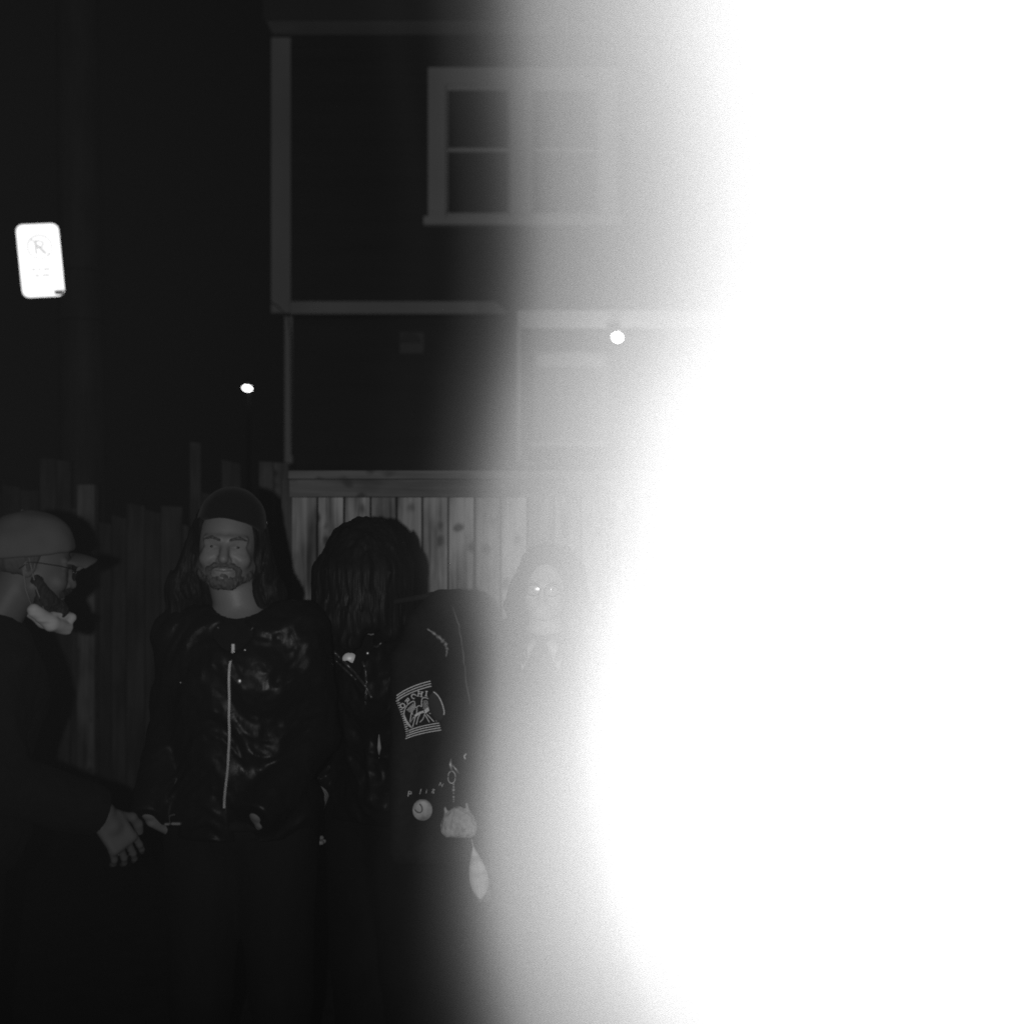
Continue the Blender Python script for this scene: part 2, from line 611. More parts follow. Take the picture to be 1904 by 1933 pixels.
# dryer vent on the lower wall
vent = hb("vent", mat("vent_plastic", 0.11, 0.5), house, [pbox(754, 628, 801, 668, YL, 0.035, -0.017)])
q = MB()
c = W(776, 640, YL)
q.prism([(c.x + 0.085 * math.cos(t), YL - 0.10, c.z - 0.035 + 0.075 * math.sin(t)) for t in [math.pi * i / 12 for i in range(13)]], (0, 0.064, 0))
hl("vent_hood", q, mat("vent_hood", 0.02, 0.5), vent, False)
# the porch bay on the right: deep fascia, post, glazed door panel
YB = 11.75
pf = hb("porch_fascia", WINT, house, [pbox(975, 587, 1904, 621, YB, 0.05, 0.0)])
hb("porch_ceiling", mat("porch_ceiling", 0.3, 0.7), house, [((W(975, 0, YB).x, YB + 0.002, W(0, 619, YB).z + 0.01), (xr, YL - 0.02, W(0, 619, YB).z + 0.04))])
hb("downpipe", mat("pipe_paint", 0.7, 0.45), house, [pbox(974, 622, 984, 872, YB, 0.04, 0.03)])
hb("porch_post", mat("post_paint", 0.14, 0.6), house, [((W(985, 0, YB).x, YB - 0.0, 0.0), (W(985, 0, YB).x + 0.05, YB + 0.07, W(0, 621, YB).z))])
door = hb("door", mat("door_panel", 0.30, 0.6), house, [pbox(1006, 664, 1150, 836, YL, 0.03, -0.017)])
a, b = W(1013, 672, YL), W(1142, 694, YL)
q = MB()
n = 14
top = [(a.x + (b.x - a.x) * i / n, YL - 0.055, a.z + 0.028 * math.sin(math.pi * i / n) - 0.006) for i in range(n + 1)]
q.prism([(a.x, YL - 0.055, b.z), (b.x, YL - 0.055, b.z)] + top[::-1], (0, 0.024, 0))
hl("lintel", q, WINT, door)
hb("stile", mat("stile_paint", 0.5, 0.6), door, [pbox(1136, 664, 1146, 836, YL, 0.045, -0.0305), pbox(1052, 697, 1062, 836, YL, 0.042, -0.0305)])
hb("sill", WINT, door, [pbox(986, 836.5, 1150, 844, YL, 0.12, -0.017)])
hb("step_ledge", TRIM, house, [pbox(987, 873, 1012, 880, YB, 0.06, 0.04)])
# cable that crosses the corner board
q = MB()
q.tube([W(505, 566, HD - 0.1), W(525, 579, HD - 0.07), W(545, 600, HD - 0.05), W(549, 640, HD - 0.02), W(551, 860, YL - 0.055)], 0.006, 6)
hl("cable", q, BLACKP, house, True)

# porch lamp under the fascia
pl = empty("porch_lamp", W(1165, 637, 11.15))
tag(pl, "small lit bulkhead lamp under the porch fascia on the right of the house", "lamp")
q = MB(); q.ball((0, 0, 0), (0.040, 0.036, 0.033), M=Matrix.Rotation(R(20), 3, 'Y')); q.build("lamp_glass", LAMPW, pl, True)
q = MB(); q.tube([(0.01, 0.02, 0.04), (0.01, 0.06, 0.085), (0.01, 0.52, 0.13)], 0.012); q.box((-0.04, 0.515, 0.08), (0.06, 0.55, 0.18)); q.build("bracket", BLACKP, pl)

# yard lamp far behind the old fence
p = W(467, 733, 14.0)
yl = empty("yard_lamp", (p.x, p.y, 0))
tag(yl, "small lit yard lamp on a dark post left of the house corner", "lamp")
q = MB(); q.ball((0, 0, p.z), (0.044, 0.04, 0.025), M=Matrix.Rotation(R(12), 3, 'Y')); q.build("lamp_glass", mat("dim_lamp_glass", 0.8, 0.4, emit=6.0), yl, True)
q = MB(); q.tube([(0, 0.09, 0), (0, 0.09, p.z + 0.06)], 0.022, 10); q.tube([(0, 0.09, p.z + 0.05), (0, 0.0, p.z + 0.065), (0, -0.04, p.z + 0.055)], [0.02, 0.03, 0.012], 10); q.build("post", mat("black_iron", 0.005, 0.95, spec=0.05), yl, True)

# ------------------------------------------------------------------ cedar fence (right) and the old board fence (left)
FD = 6.2
fx0, fx1 = W(552, 0, FD).x, 2.9
cf = empty("cedar_fence", ((fx0 + fx1) / 2, FD, 0))
tag(cf, "tall new cedar board fence with knots, top rail and cap in front of the house", "fence")
q = MB()
x = fx0
i = 0
zt_ = W(0, 939, FD).z
while x < fx1:
    w = 0.112 + random.uniform(-0.003, 0.003)
    q.cur = 1.0 + i * 1.37
    yo = random.uniform(-0.002, 0.002)
    q.box((x, FD - 0.012 + yo, 0.05), (x + w - 0.007, FD + 0.008 + yo, zt_), 0.002)
    x += w
    i += 1
hl("board_panel", q, CEDAR, cf)


def cedar_rail(name, py0, py1, t0, t1, seed, cuts):
    q = MB()
    z0, z1 = W(0, py1, FD).z, W(0, py0, FD).z
    xs = [fx0 - 0.01] + cuts + [fx1]
    for k in range(len(xs) - 1):
        q.cur = seed + k * 2.3
        # the grain of a rail runs along x
        q.box((xs[k] + 0.001, FD - t0, z0), (xs[k + 1] - 0.001, FD + t1, z1), 0.003)
    return hl(name, q, RAILW, cf)


RAILW = wood("cedar_rail", 0.36, 0.08)
for nd in RAILW.node_tree.nodes:      # swap the grain direction for horizontal boards
    if nd.type == 'MAPPING':
        s_ = nd.inputs["Scale"].default_value
        nd.inputs["Scale"].default_value = (s_[2], s_[1], s_[0])
cedar_rail("top_rail", 905.5, 938, 0.036, -0.0135, 40.0, [0.06, 1.5])
cedar_rail("cap_rail", 889, 904.5, 0.065, 0.05, 60.0, [0.42, 1.9])
cedar_rail("bottom_rail", 1600, 1630, 0.036, -0.0135, 80.0, [0.1, 1.4])
for xx in (W(552, 0, FD).x - 0.05, 0.42, 2.3):
    q = MB(); q.cur = 90 + xx; q.box((xx, FD + 0.012, 0), (xx + 0.09, FD + 0.10, W(0, 905, FD).z), 0.004); hl("post", q, OLDWOOD, cf)
x = fx0
for k in range(14):
    x += 0.112
    if k % 1 == 0 and 4 <= k <= 13:
        q = MB(); q.ball((x - 0.003 + random.uniform(-0.003, 0.003), FD - 0.013, W(0, 1063 + random.uniform(-3, 3), FD).z), (0.0022, 0.002, 0.006), 8, 6)
        hl("nail", q, STEEL, cf, True)

OD = 8.3
of = empty("old_fence", (-2.2, OD, 0))
tag(of, "old dark board fence with uneven broken tops behind the men on the left", "fence")
ob = [(78, 108, 866, 0.0), (109, 136, 868, 0.01), (186, 212, 985, 0.02), (213, 240, 972, 0.0), (241, 275, 949, -0.01), (276, 305, 962, 0.0), (306, 346, 955, 0.01),
      (347, 358, 990, 0.0), (360, 381, 834, 0.05), (382, 418, 930, 0.0), (420, 456, 868, 0.03), (457, 488, 935, 0.0), (490, 517, 871, -0.02), (518, 546, 873, -0.025),
      (-60, -28, 900, 0), (-27, 6, 930, 0), (7, 40, 915, 0.01), (41, 76, 925, 0.0), (137, 149, 960, 0)]
for k, (x0, x1, y0, dy) in enumerate(ob):
    q = MB(); q.cur = 5 + k * 1.9
    (lx, ly, lz), (hx, hy, hz) = pbox(x0, y0, x1, 1600, OD + dy, 0.012, 0.012)
    q.prism([(lx, ly, 0.02), (hx - 0.003, ly, 0.02), (hx - 0.003, ly, hz - random.uniform(0, 0.025)), (lx, ly, hz)], (0, 0.022, 0))
    bo = hl("board", q, OLDWOOD if x0 < 480 else MATS.setdefault("newer_boards", wood("newer_boards", 0.30, 0.06)), of)
q = MB(); q.cur = 70
q.box((W(-90, 0, OD).x, OD + 0.03, 0.35), (W(546, 0, OD).x, OD + 0.07, 0.44)); q.box((W(-90, 0, OD).x, OD + 0.03, 1.35), (W(546, 0, OD).x, OD + 0.07, 1.44))
hl("rail", q, OLDWOOD, of)
(lx, ly, lz), (hx, hy, hz) = pbox(150, 915, 183, 1500, 8.0, 0.05, 0.05)
q = MB(); q.cur = 77; q.box((lx, ly, 0), (hx, hy, hz), 0.006)
o = q.build("fence_post", MATS["newer_boards"])
o2 = o
tag(o, "square timber post standing in front of the old fence beside the pale cap", "post")

# ------------------------------------------------------------------ utility pole and its parking sign
PD = 8.9
up = empty("utility_pole", W(158, 0, PD) * 1.0)
up.location.z = 0
tag(up, "dark round wooden utility pole at the far left behind the sign", "pole")
q = MB(); q.cur = 33
zz = [0, 1, 2.5, 4, 6, 8.5]
q.tube([(0.02 - 0.012 * z_, 0, z_) for z_ in zz], [0.150, 0.145, 0.135, 0.128, 0.12, 0.11], 20)
q.build("shaft", POLEW, up, True)
for z_ in (2.86, 3.16):
    q = MB()
    q.tube([((0.139) * math.cos(t) - 0.016, (0.139) * math.sin(t), z_) for t in [2 * math.pi * k / 20 for k in range(20)]], 0.006, 6, True)
    q.build("band", mat("dull_band", 0.05, 0.6, metal=0.8), up, True)

SD = 8.55
sc = W(77, 492, SD)
nrm = ((Vector((0, 0, EYE)) + FLASH) / 2 - sc).normalized()
zax = nrm
xax = Vector((0, 0, 1)).cross(zax).normalized()
yax = zax.cross(xax)
M3 = Matrix((xax, yax, zax)).transposed() @ Matrix.Rotation(R(5.5), 3, 'Z')
sg = empty("parking_sign", (0, 0, 0))
sg.matrix_world = Matrix.Translation(sc) @ M3.to_4x4()
tag(sg, "bright white reflective parking sign with rounded corners on the utility pole", "sign")


def rrect(w, h, r, n=6):
    pts = []
    for cx, cy, a0 in ((w - r, h - r, 0), (-w + r, h - r, 90), (-w + r, -h + r, 180), (w - r, -h + r, 270)):
        pts += [(cx + r * math.cos(R(a0 + 90 * i / n)), cy + r * math.sin(R(a0 + 90 * i / n))) for i in range(n + 1)]
    return pts


SIGNW = mat("reflective_sheeting", 0.9, 0.29, metal=1.0)
SIGNM = mat("sign_marking", 0.40, 0.29, metal=1.0)
SIGNP = mat("sign_sticker", 0.10, 0.29, metal=1.0, var=0.8, vscale=(50, 50, 50))
sw, sh = 77 / 2 / 2761 * SD, 136 / 2 / 2761 * SD
q = MB(); q.prism([(x, y, -0.003) for x, y in rrect(sw, sh, 0.04)], (0, 0, 0.003)); q.build("panel", SIGNW, sg)


def flat_ring(q, c, r0, r1, z, n=48, a0=0, a1=360):
    m = n if a1 - a0 >= 360 else n + 1
    vs = []
    for i in range(m):
        t = R(a0 + (a1 - a0) * i / n)
        for r in (r0, r1):
            vs.append((c[0] + r * math.cos(t), c[1] + r * math.sin(t), z))
    q.add(vs, [(2 * i, 2 * i + 1, 2 * ((i + 1) % m) + 1, 2 * ((i + 1) % m)) for i in range(n)])


def ribbon(q, pts, w, z=0.0):
    """flat stroke in the xy plane"""
    pts = [Vector((p[0], p[1])) for p in pts]
    vs = []
    for i, p in enumerate(pts):
        t = pts[min(i + 1, len(pts) - 1)] - pts[max(i - 1, 0)]
        t = t.normalized() if t.length > 1e-9 else Vector((1, 0))
        nn = Vector((-t.y, t.x)) * (w[i] if isinstance(w, (list, tuple)) else w) / 2
        vs += [(p.x + nn.x, p.y + nn.y, z), (p.x - nn.x, p.y - nn.y, z)]
    q.add(vs, [(2 * i, 2 * i + 1, 2 * i + 3, 2 * i + 2) for i in range(len(pts) - 1)])


q = MB(); pc = (0.004, 0.078)
flat_ring(q, pc, 0.063, 0.072, 0.0015)
ribbon(q, [(pc[0] - 0.045, pc[1] + 0.045), (pc[0] + 0.045, pc[1] - 0.045)], 0.008, 0.0015)
q.build("prohibition_ring", SIGNM, sg)
q = MB()
ribbon(q, [(pc[0] - 0.022, pc[1] - 0.042), (pc[0] - 0.022, pc[1] + 0.038)], 0.013, 0.0008)
ribbon(q, [(pc[0] - 0.022, pc[1] + 0.036)] + [(pc[0] - 0.004 + 0.026 * math.sin(t), pc[1] + 0.018 + 0.018 * math.cos(t)) for t in [math.pi * i / 8 for i in range(9)]] + [(pc[0] - 0.022, pc[1] - 0.0)], 0.011, 0.0009)
ribbon(q, [(pc[0] - 0.005, pc[1] - 0.002), (pc[0] + 0.026, pc[1] - 0.042)], 0.011, 0.0010)
q.build("symbol", mat("sign_symbol", 0.40, 0.29, metal=1.0), sg)
q = MB()
for row, (yy, seg) in enumerate(((-0.05, (-0.055, -0.03, -0.02, 0.0, 0.01, 0.05)), (-0.085, (-0.04, -0.01, 0.0, 0.045)))):
    for i in range(0, len(seg), 2):
        ribbon(q, [(seg[i], yy), (seg[i + 1], yy)], 0.016, 0.0011)
q.build("worn_lettering", mat("worn_print", 0.48, 0.29, metal=1.0), sg)
q = MB()
q.prism([(sw * 0.52, -sh + 0.012, 0.0005), (sw - 0.012, -sh + 0.006, 0.0005), (sw - 0.002, -sh + 0.036, 0.0005), (sw * 0.50, -sh + 0.036, 0.0005)], (0, 0, 0.0015))
q.build("sticker", SIGNP, sg)
q = MB(); q.box((-0.02, -0.16, -0.03), (0.02, 0.16, -0.004)); q.box((0.02, 0.0, -0.03), (0.13, 0.03, -0.006))
q.build("bracket", mat("dull_band", 0.05, 0.6, metal=0.8), sg)


# ------------------------------------------------------------------ people
def rot(yaw, pitch, roll):
    return (Matrix.Rotation(R(yaw), 3, 'Z') @ Matrix.Rotation(R(roll), 3, 'Y') @ Matrix.Rotation(R(pitch), 3, 'X'))


class Person:
    """local frame: feet at the origin, faces -y; left hand at +x"""

    def __init__(self, label, loc, theta, height, head=(0, 0, 0), lean=0.0, head_fwd=0.0, slim=1.0, hx=0.0, skin=None, hz=1.0):
        self.root = empty("person", loc, R(theta))
        tag(self.root, label, "person")
        self.s = height / 1.76
        self.lean = lean
        self.slim = slim
        self.MH = rot(*head)
        self.hc = self.L((0, -0.005 - head_fwd, 1.642)) + Vector((hx, 0, 0))
        self.skin = skin or SKIN
        self.hz = hz

    def L(self, p):
        s = self.s
        x, y, z = p
        if z > 0.95:
            y -= self.lean * (z - 0.95) / 0.5
        return Vector((x * s * (self.slim if z > 0.9 else 1), y * s, z * s))

    def H(self, p):
        return self.hc + self.MH @ (Vector((p[0], p[1], p[2] * self.hz)) * self.s)

    def field(self, h, lo=(-0.52, -0.55, -0.02), hi=(0.52, 0.42, 1.9)):
        return Field(lo, hi, h)

    def torso(self, F, g=0.0):
        s, L = self.s, self.L
        F.ball(L((0, 0.0, 0.95)), (0.165 + g, 0.115 + g, 0.13), 0.03)
        F.ball(L((0, 0.0, 1.12)), (0.145 + g, 0.10 + g, 0.17), 0.05)
        F.ball(L((0, 0.0, 1.30)), (0.170 + g, 0.115 + g, 0.17), 0.05)
        F.cone(L((-0.145, 0.01, 1.415)), L((0.145, 0.01, 1.415)), 0.058 + g, 0.058 + g, 0.05)

    def arm(self, F, side, elbow, wrist, g=0.0, k=0.03):
        sh = self.L((side * 0.185, 0.01, 1.405))
        e, w = Vector(elbow) * self.s, Vector(wrist) * self.s
        F.cone(sh, e, 0.052 + g, 0.043 + g, k)
        F.cone(e, w, 0.044 + g, 0.030 + g * 0.8, 0.012)
        return sh, e, w

    def legs(self, F, g=0.0):
        s = self.s
        for q in (-1, 1):
            hp, kn, an = (Vector(p) * s for p in ((q * 0.088, 0, 0.90), (q * 0.105, -0.012, 0.49), (q * 0.115, 0.02, 0.085)))
            F.cone(hp, kn, 0.088 + g, 0.058 + g, 0.03)
            F.cone(kn, an, 0.056 + g, 0.040 + g * 1.1, 0.02)

    def face(self, F):
        s = self.s

        def b(c, r, k=0.012, op='add'):
            r = (r[0] * s, r[1] * s, r[2] * s * self.hz) if isinstance(r, tuple) else r * s
            F.ball(self.H(c), r, k, op, self.MH)

        def cn(a, c, ra, rb, k=0.01, op='add'):
            F.cone(self.H(a), self.H(c), ra * s, rb * s, k, op)
        b((0, 0.012, 0.040), (0.076, 0.097, 0.086))
        b((0, -0.030, -0.026), (0.067, 0.066, 0.083), 0.03)
        for q in (-1, 1):
            cn((q * 0.054, -0.005, -0.060), (q * 0.020, -0.072, -0.095), 0.020, 0.018, 0.025)
        b((0, -0.076, -0.095), (0.022, 0.018, 0.018), 0.02)
        for q in (-1, 1):
            b((q * 0.034, -0.105, -0.002), (0.019, 0.022, 0.013), 0.014, 'sub')
            cn((q * 0.012, -0.092, 0.020), (q * 0.050, -0.074, 0.020), 0.009, 0.007, 0.012)
            b((q * 0.0325, -0.0735, -0.002), 0.0135, 0.003)
            cn((q * 0.018, -0.087, -0.0115), (q * 0.048, -0.076, -0.0105), 0.0058, 0.0055, 0.006)
            cn((q * 0.017, -0.0885, 0.0085), (q * 0.049, -0.077, 0.0065), 0.0068, 0.006, 0.005)
            b((q * 0.042, -0.072, -0.038), (0.021, 0.018, 0.019), 0.022)
            b((q * 0.0775, 0.018, -0.010), (0.009, 0.019, 0.031), 0.006)
            b((q * 0.0805, 0.014, -0.006), (0.006, 0.010, 0.016), 0.004, 'sub')
        cn((0, -0.088, 0.014), (0, -0.112, -0.036), 0.0085, 0.0125, 0.010)
        for q in (-1, 1):
            b((q * 0.0125, -0.100, -0.040), 0.009, 0.006)
        b((0, -0.080, -0.066), (0.027, 0.020, 0.020), 0.014)
        cn((-0.020, -0.093, -0.0605), (0.020, -0.093, -0.0605), 0.0045, 0.0045, 0.005)
        cn((-0.018, -0.092, -0.0725), (0.018, -0.092, -0.0725), 0.0055, 0.0055, 0.005)
        for q in (-1, 1):
            cn((0, -0.0985, -0.0675), (q * 0.018, -0.0945, -0.0655), 0.0034, 0.0032, 0.003, 'sub')
            cn((q * 0.018, -0.0945, -0.0655), (q * 0.033, -0.085, -0.0570), 0.0032, 0.0026, 0.003, 'sub')
            cn((q * 0.020, -0.098, -0.036), (q * 0.036, -0.090, -0.056), 0.0028, 0.0024, 0.008, 'sub')
        # neck
        F.cone(self.H((0, 0.025, -0.06)), self.L((0, 0.02, 1.44)), 0.058 * s, 0.064 * s, 0.02)

    def hand(self, F, wrist, d, n, side, curl=28, spread=0.0215):
        """wrist, pointing direction, normal out of the back of the hand, +1 / -1 for the thumb's side"""
        w = Vector(wrist)
        d = Vector(d).normalized()
        n = Vector(n); n = (n - d * n.dot(d)).normalized()
        lat = d.cross(n) * side
        M = Matrix((lat, n, d)).transposed()
        F.cone(w, w + d * 0.03, 0.027, 0.026, 0.015)
        F.box(w + d * 0.052, (0.039, 0.014, 0.046), 0.012, 0.012, 'add', M)
        for i, (o_, l_) in enumerate(((1.5, 0.92), (0.5, 1.05), (-0.5, 1.0), (-1.5, 0.78))):
            p = w + d * (0.090 - 0.004 * abs(o_ - 0.3)) + lat * spread * o_
            a = 8.0
            for j, ln in enumerate((0.040, 0.026, 0.021)):
                a += curl * (1 + 0.15 * i)
                dd = d * math.cos(R(a)) - n * math.sin(R(a)) + lat * 0.06 * o_
                e = p + dd.normalized() * ln * l_
                F.cone(p, e, 0.0092 - 0.0008 * j, 0.0086 - 0.0008 * j, 0.004)
                p = e
        p = w + d * 0.026 + lat * 0.032 - n * 0.004
        for ln, v in ((0.036, d * 0.7 + lat * 0.7 - n * 0.25), (0.030, d * 0.95 + lat * 0.2 - n * 0.4), (0.024, d * 0.9 - lat * 0.15 - n * 0.5)):
            e = p + v.normalized() * ln
            F.cone(p, e, 0.0125, 0.0105, 0.006)
            p = e

    def eyes(self):
        for q in (-1, 1):
            m = MB()
            m.ball(self.H((q * 0.0325, -0.0755, -0.001)), 0.0125 * self.s, 16, 12)
            eo = m.build("eye", mat("eye_white", 0.10, 0.3), self.root, True)
            m = MB()
            m.ball(self.H((q * 0.0325, -0.0837, -0.002)), 0.0058 * self.s, 12, 8)
            m.build("iris", mat("iris", 0.02, 0.2), eo, True)

    def brows(self):
        for q in (-1, 1):
            F = Field(self.hc - Vector((0.13,) * 3), self.hc + Vector((0.13,) * 3), 0.0025)
            F.cone(self.H((q * 0.013, -0.101, 0.017)), self.H((q * 0.034, -0.095, 0.0245)), 0.0032, 0.0038, 0.003)
            F.cone(self.H((q * 0.034, -0.095, 0.0245)), self.H((q * 0.054, -0.078, 0.018)), 0.0038, 0.0024, 0.003)
            F.rough(0.0012, (300, 300, 300), 3)
            F.mesh("eyebrow", BEARDM, self.root)

    def trousers(self, m=DENIM, top=1.0, g=0.020):
        F = self.field(0.007)
        self.legs(F, g)
        F.ball(self.L((0, 0, 0.95)), (0.175, 0.125, 0.12), 0.03)
        F.box(Vector((0, 0, (top + 0.25) * self.s)), (0.6, 0.6, 0.25), 0.01, 0.004, 'sub')
        F.rough(0.006, (14, 14, 9), 5)
        return F.mesh("trousers", m, self.root)

    def shoes(self):
        s = self.s
        for q in (-1, 1):
            F = Field((-0.25, -0.25, -0.01), (0.25, 0.15, 0.2), 0.005)
            F.cone(Vector((q * 0.115, 0.045, 0.045)) * s, Vector((q * 0.130, -0.135, 0.040)) * s, 0.045, 0.042, 0.01)
            F.cone(Vector((q * 0.115, 0.03, 0.06)) * s, Vector((q * 0.115, 0.025, 0.13)) * s, 0.05, 0.055, 0.03)
            F.box(Vector((0, 0, -0.048)), (0.4, 0.4, 0.05), 0.002, 0.003, 'sub')
            F.mesh("shoe", BLACKP if q else BLACKP, self.root)


def fold_warp(P):
    Q = P.copy()
    Q[:, 2] += 0.35 * np.abs(P[:, 0]) + 0.05 * np.sin(P[:, 0] * 21) + 0.03 * np.sin(P[:, 1] * 17)
    return Q


def wave(P):
    Q = P.copy()
    Q[:, 0] += 0.010 * np.sin(P[:, 2] * 26 + P[:, 1] * 9) + 0.003 * np.sin(P[:, 2] * 80)
    Q[:, 1] += 0.008 * np.sin(P[:, 2] * 22 + P[:, 0] * 9)
    return Q


def jacket(pn, arms, m, hem=0.93, g=0.034, sleeve_g=0.026, amp=0.009, collar=0.03, seed=1, open_to=1.40, name="jacket", neck_r=0.076, ext=0.0):
    F = pn.field(0.0055)
    pn.torso(F, g)
    for side, e, w in arms:
        pn.arm(F, side, e, w, sleeve_g, 0.05)
    s = pn.s
    # hip skirt of the jacket
    F.ball(pn.L((0, 0, 0.98)), (0.185 + g * 0.6, 0.135 + g * 0.5, 0.12), 0.05)
    F.rough(amp, (9, 9, 17), seed, fold_warp)
    F.rough(amp * 0.8, (13, 13, 24), seed + 2, fold_warp, True)
    F.rough(amp * 0.4, (36, 36, 46), seed + 1, fold_warp, True)
    F.box(Vector((0, 0, (hem - 0.3) * s)), (0.6, 0.6, 0.3), 0.005, 0.006, 'sub')
    # sleeves stay: rebuild the forearms that the hem cut away
    for side, e, w in arms:
        e_, w_ = Vector(e) * s, Vector(w) * s
        dd = (w_ - e_).normalized()
        w_ = w_ + dd * ext
        F.cone(e_, w_, 0.044 + sleeve_g, 0.030 + sleeve_g * 0.8, 0.012)
        F.box(w_ + dd * 0.05, (0.07, 0.07, 0.05), 0.004, 0.004, 'sub', Matrix.Identity(3) if False else dd.to_track_quat('Z', 'Y').to_matrix())
    # neck hole and collar
    nb = pn.L((0, 0.012, 1.47))
    F.cone(nb - Vector((0, 0.0, 0.03)), nb + Vector((0, -0.02, 0.16)), neck_r, neck_r + 0.02, 0.01, 'sub')
    F.cone(pn.L((0, -0.10, 1.43)), pn.L((0, -0.16, open_to)), 0.05, 0.02, 0.012, 'sub')
    if collar:
        n = 14
        for i in range(n):
            t0, t1 = (R(-62 + 304 * (i + j) / n) for j in (0, 1))
            ra = neck_r + 0.014
            a, b = (nb + Vector((ra * math.cos(t), ra * math.sin(t) * 0.95 + 0.0, -0.004 + 0.02 * math.sin(t))) for t in (t0, t1))
            F.cone(a, b, collar * 0.55, collar * 0.55, 0.012)
    return F, F.mesh(name, m, pn.root)


def body(pn, arms, hands, vox=0.0042):
    F = pn.field(vox)
    pn.torso(F, 0.0)
    pn.legs(F)
    for q in (-1, 1):
        F.cone(Vector((q * 0.115, 0.04, 0.05)) * pn.s, Vector((q * 0.128, -0.13, 0.035)) * pn.s, 0.036, 0.028, 0.02)
    for side, e, w in arms:
        pn.arm(F, side, e, w)
    for w, d, n, side, curl in hands:
        pn.hand(F, Vector(w) * pn.s, d, n, side, curl)
    pn.face(F)
    return F, F.mesh("body", pn.skin, pn.root)


# ---- the smiling man in the dark cap
pB = Person("smiling bearded man in a black cap and zipped leather jacket, hands in pockets",
            (-0.668, 3.72, 0), -3, 1.728, head=(9, -2, 3), slim=0.84, hx=-0.034, hz=0.89)
armsB = [(-1, (-0.195, 0.06, 1.15), (-0.212, -0.085, 0.985)), (1, (0.18, 0.06, 1.15), (0.085, -0.14, 0.995))]
handsB = [((-0.208, -0.095, 0.978), (0.50, 0.72, -0.5), (-0.7, 0.5, 0.1), 1, 14), ((0.08, -0.146, 0.988), (-0.35, 0.8, -0.5), (0.7, 0.5, 0.1), -1, 14)]
body(pB, armsB, handsB, 0.0036)
FJ, jb = jacket(pB, armsB, LEATHER, hem=0.90, g=0.024, sleeve_g=0.019, seed=3, amp=0.009, ext=0.034)
F = pB.field(0.006); pB.torso(F, 0.012)
F.cone(pB.L((0, 0.012, 1.44)), pB.L((0, -0.01, 1.60)), 0.064, 0.08, 0.006, 'sub')
F.box(Vector((0, 0, 0.5)), (0.6, 0.6, 0.4), 0.005, 0.006, 'sub')
F.mesh("shirt", CLOTHD, pB.root)
pB.trousers(); pB.shoes(); pB.eyes(); pB.brows()
# zip: follows the front of the jacket
s = pB.s
zp = []
for i in range(60):
    z = (1.395 - 0.40 * i / 59) * s
    x = 0.006 - 0.012 * i / 59
    y = FJ.front(x, z)
    if y is not None:
        zp.append((x, y, z))
ys = [p[1] for p in zp]
ys = [sum(ys[max(0, i - 4):i + 5]) / len(ys[max(0, i - 4):i + 5]) for i in range(len(ys))]
q = MB()
for i in range(len(zp) - 1):
    for k in range(3):
        t = k / 3
        zc = zp[i][2] * (1 - t) + zp[i + 1][2] * t
        xc = zp[i][0] * (1 - t) + zp[i + 1][0] * t
        yc = ys[i] * (1 - t) + ys[i + 1] * t
        q.box((xc - 0.0035, yc - 0.0085, zc - 0.0011), (xc + 0.0035, yc - 0.0015, zc + 0.0011), 0.0008)
zipo = q.build("zip", mat("zip_metal", 0.8, 0.34, metal=1.0), pB.root)
q = MB(); q.box((zp[0][0] - 0.005, ys[0] - 0.016, zp[0][2] - 0.022), (zp[0][0] + 0.006, ys[0] - 0.007, zp[0][2] + 0.006), 0.002)
q.build("zip_pull", mat("zip_metal", 0.8, 0.3, metal=1.0), zipo)
# jacket seams: lapel lines beside the zip, breast pocket flap, small snaps
q = MB()
for sx in (-1, 1):
    pts = []
    for i in range(10):
        z = (1.44 - 0.055 * i / 9) * s
        x = sx * (0.045 - 0.040 * i / 9) + 0.004
        y = FJ.front(x, z)
        if y is not None:
            pts.append((x, y - 0.002, z))
    if len(pts) > 2:
        q.tube(pts, 0.0022, 6)
q.build("collar_seam", mat("seam_thread", 0.05, 0.4, spec=0.5), pB.root, True)
for x, z, r in ((0.028, 1.31, 0.0075), (-0.02, 1.425, 0.003), (0.018, 1.423, 0.0035), (-0.13, 1.30, 0.003), (0.035, 1.385, 0.004)):
    y = FJ.front(x, z * s)
    if y is not None:
        q = MB(); q.ball((x, y - 0.001, z * s), (r, 0.003, r), 12, 8); q.build("snap", mat("dull_snap", 0.35, 0.42, metal=1.0), pB.root, True)
BEARDB = mat("short_beard", 0.075, 0.85, spec=0.1, var=0.5, vscale=(150, 150, 90), bump=0.003, bscale=(220, 220, 120))
# beard
F = Field(pB.hc - Vector((0.16,) * 3), pB.hc + Vector((0.16,) * 3), 0.0030)
for sx in (-1, 1):
    F.cone(pB.H((sx * 0.068, 0.006, -0.045)), pB.H((sx * 0.050, -0.035, -0.080)), 0.009, 0.0165, 0.012)
    F.cone(pB.H((sx * 0.050, -0.035, -0.080)), pB.H((sx * 0.020, -0.078, -0.102)), 0.0165, 0.016, 0.012)
    F.cone(pB.H((sx * 0.003, -0.1015, -0.0535)), pB.H((sx * 0.024, -0.0935, -0.0560)), 0.0058, 0.0056, 0.006)
    F.cone(pB.H((sx * 0.024, -0.0935, -0.0560)), pB.H((sx * 0.037, -0.0835, -0.068)), 0.0056, 0.0062, 0.006)
    F.cone(pB.H((sx * 0.037, -0.0835, -0.068)), pB.H((sx * 0.032, -0.078, -0.092)), 0.0065, 0.011, 0.008)
F.cone(pB.H((-0.016, -0.083, -0.1045)), pB.H((0.016, -0.083, -0.1045)), 0.0165, 0.0165, 0.01)
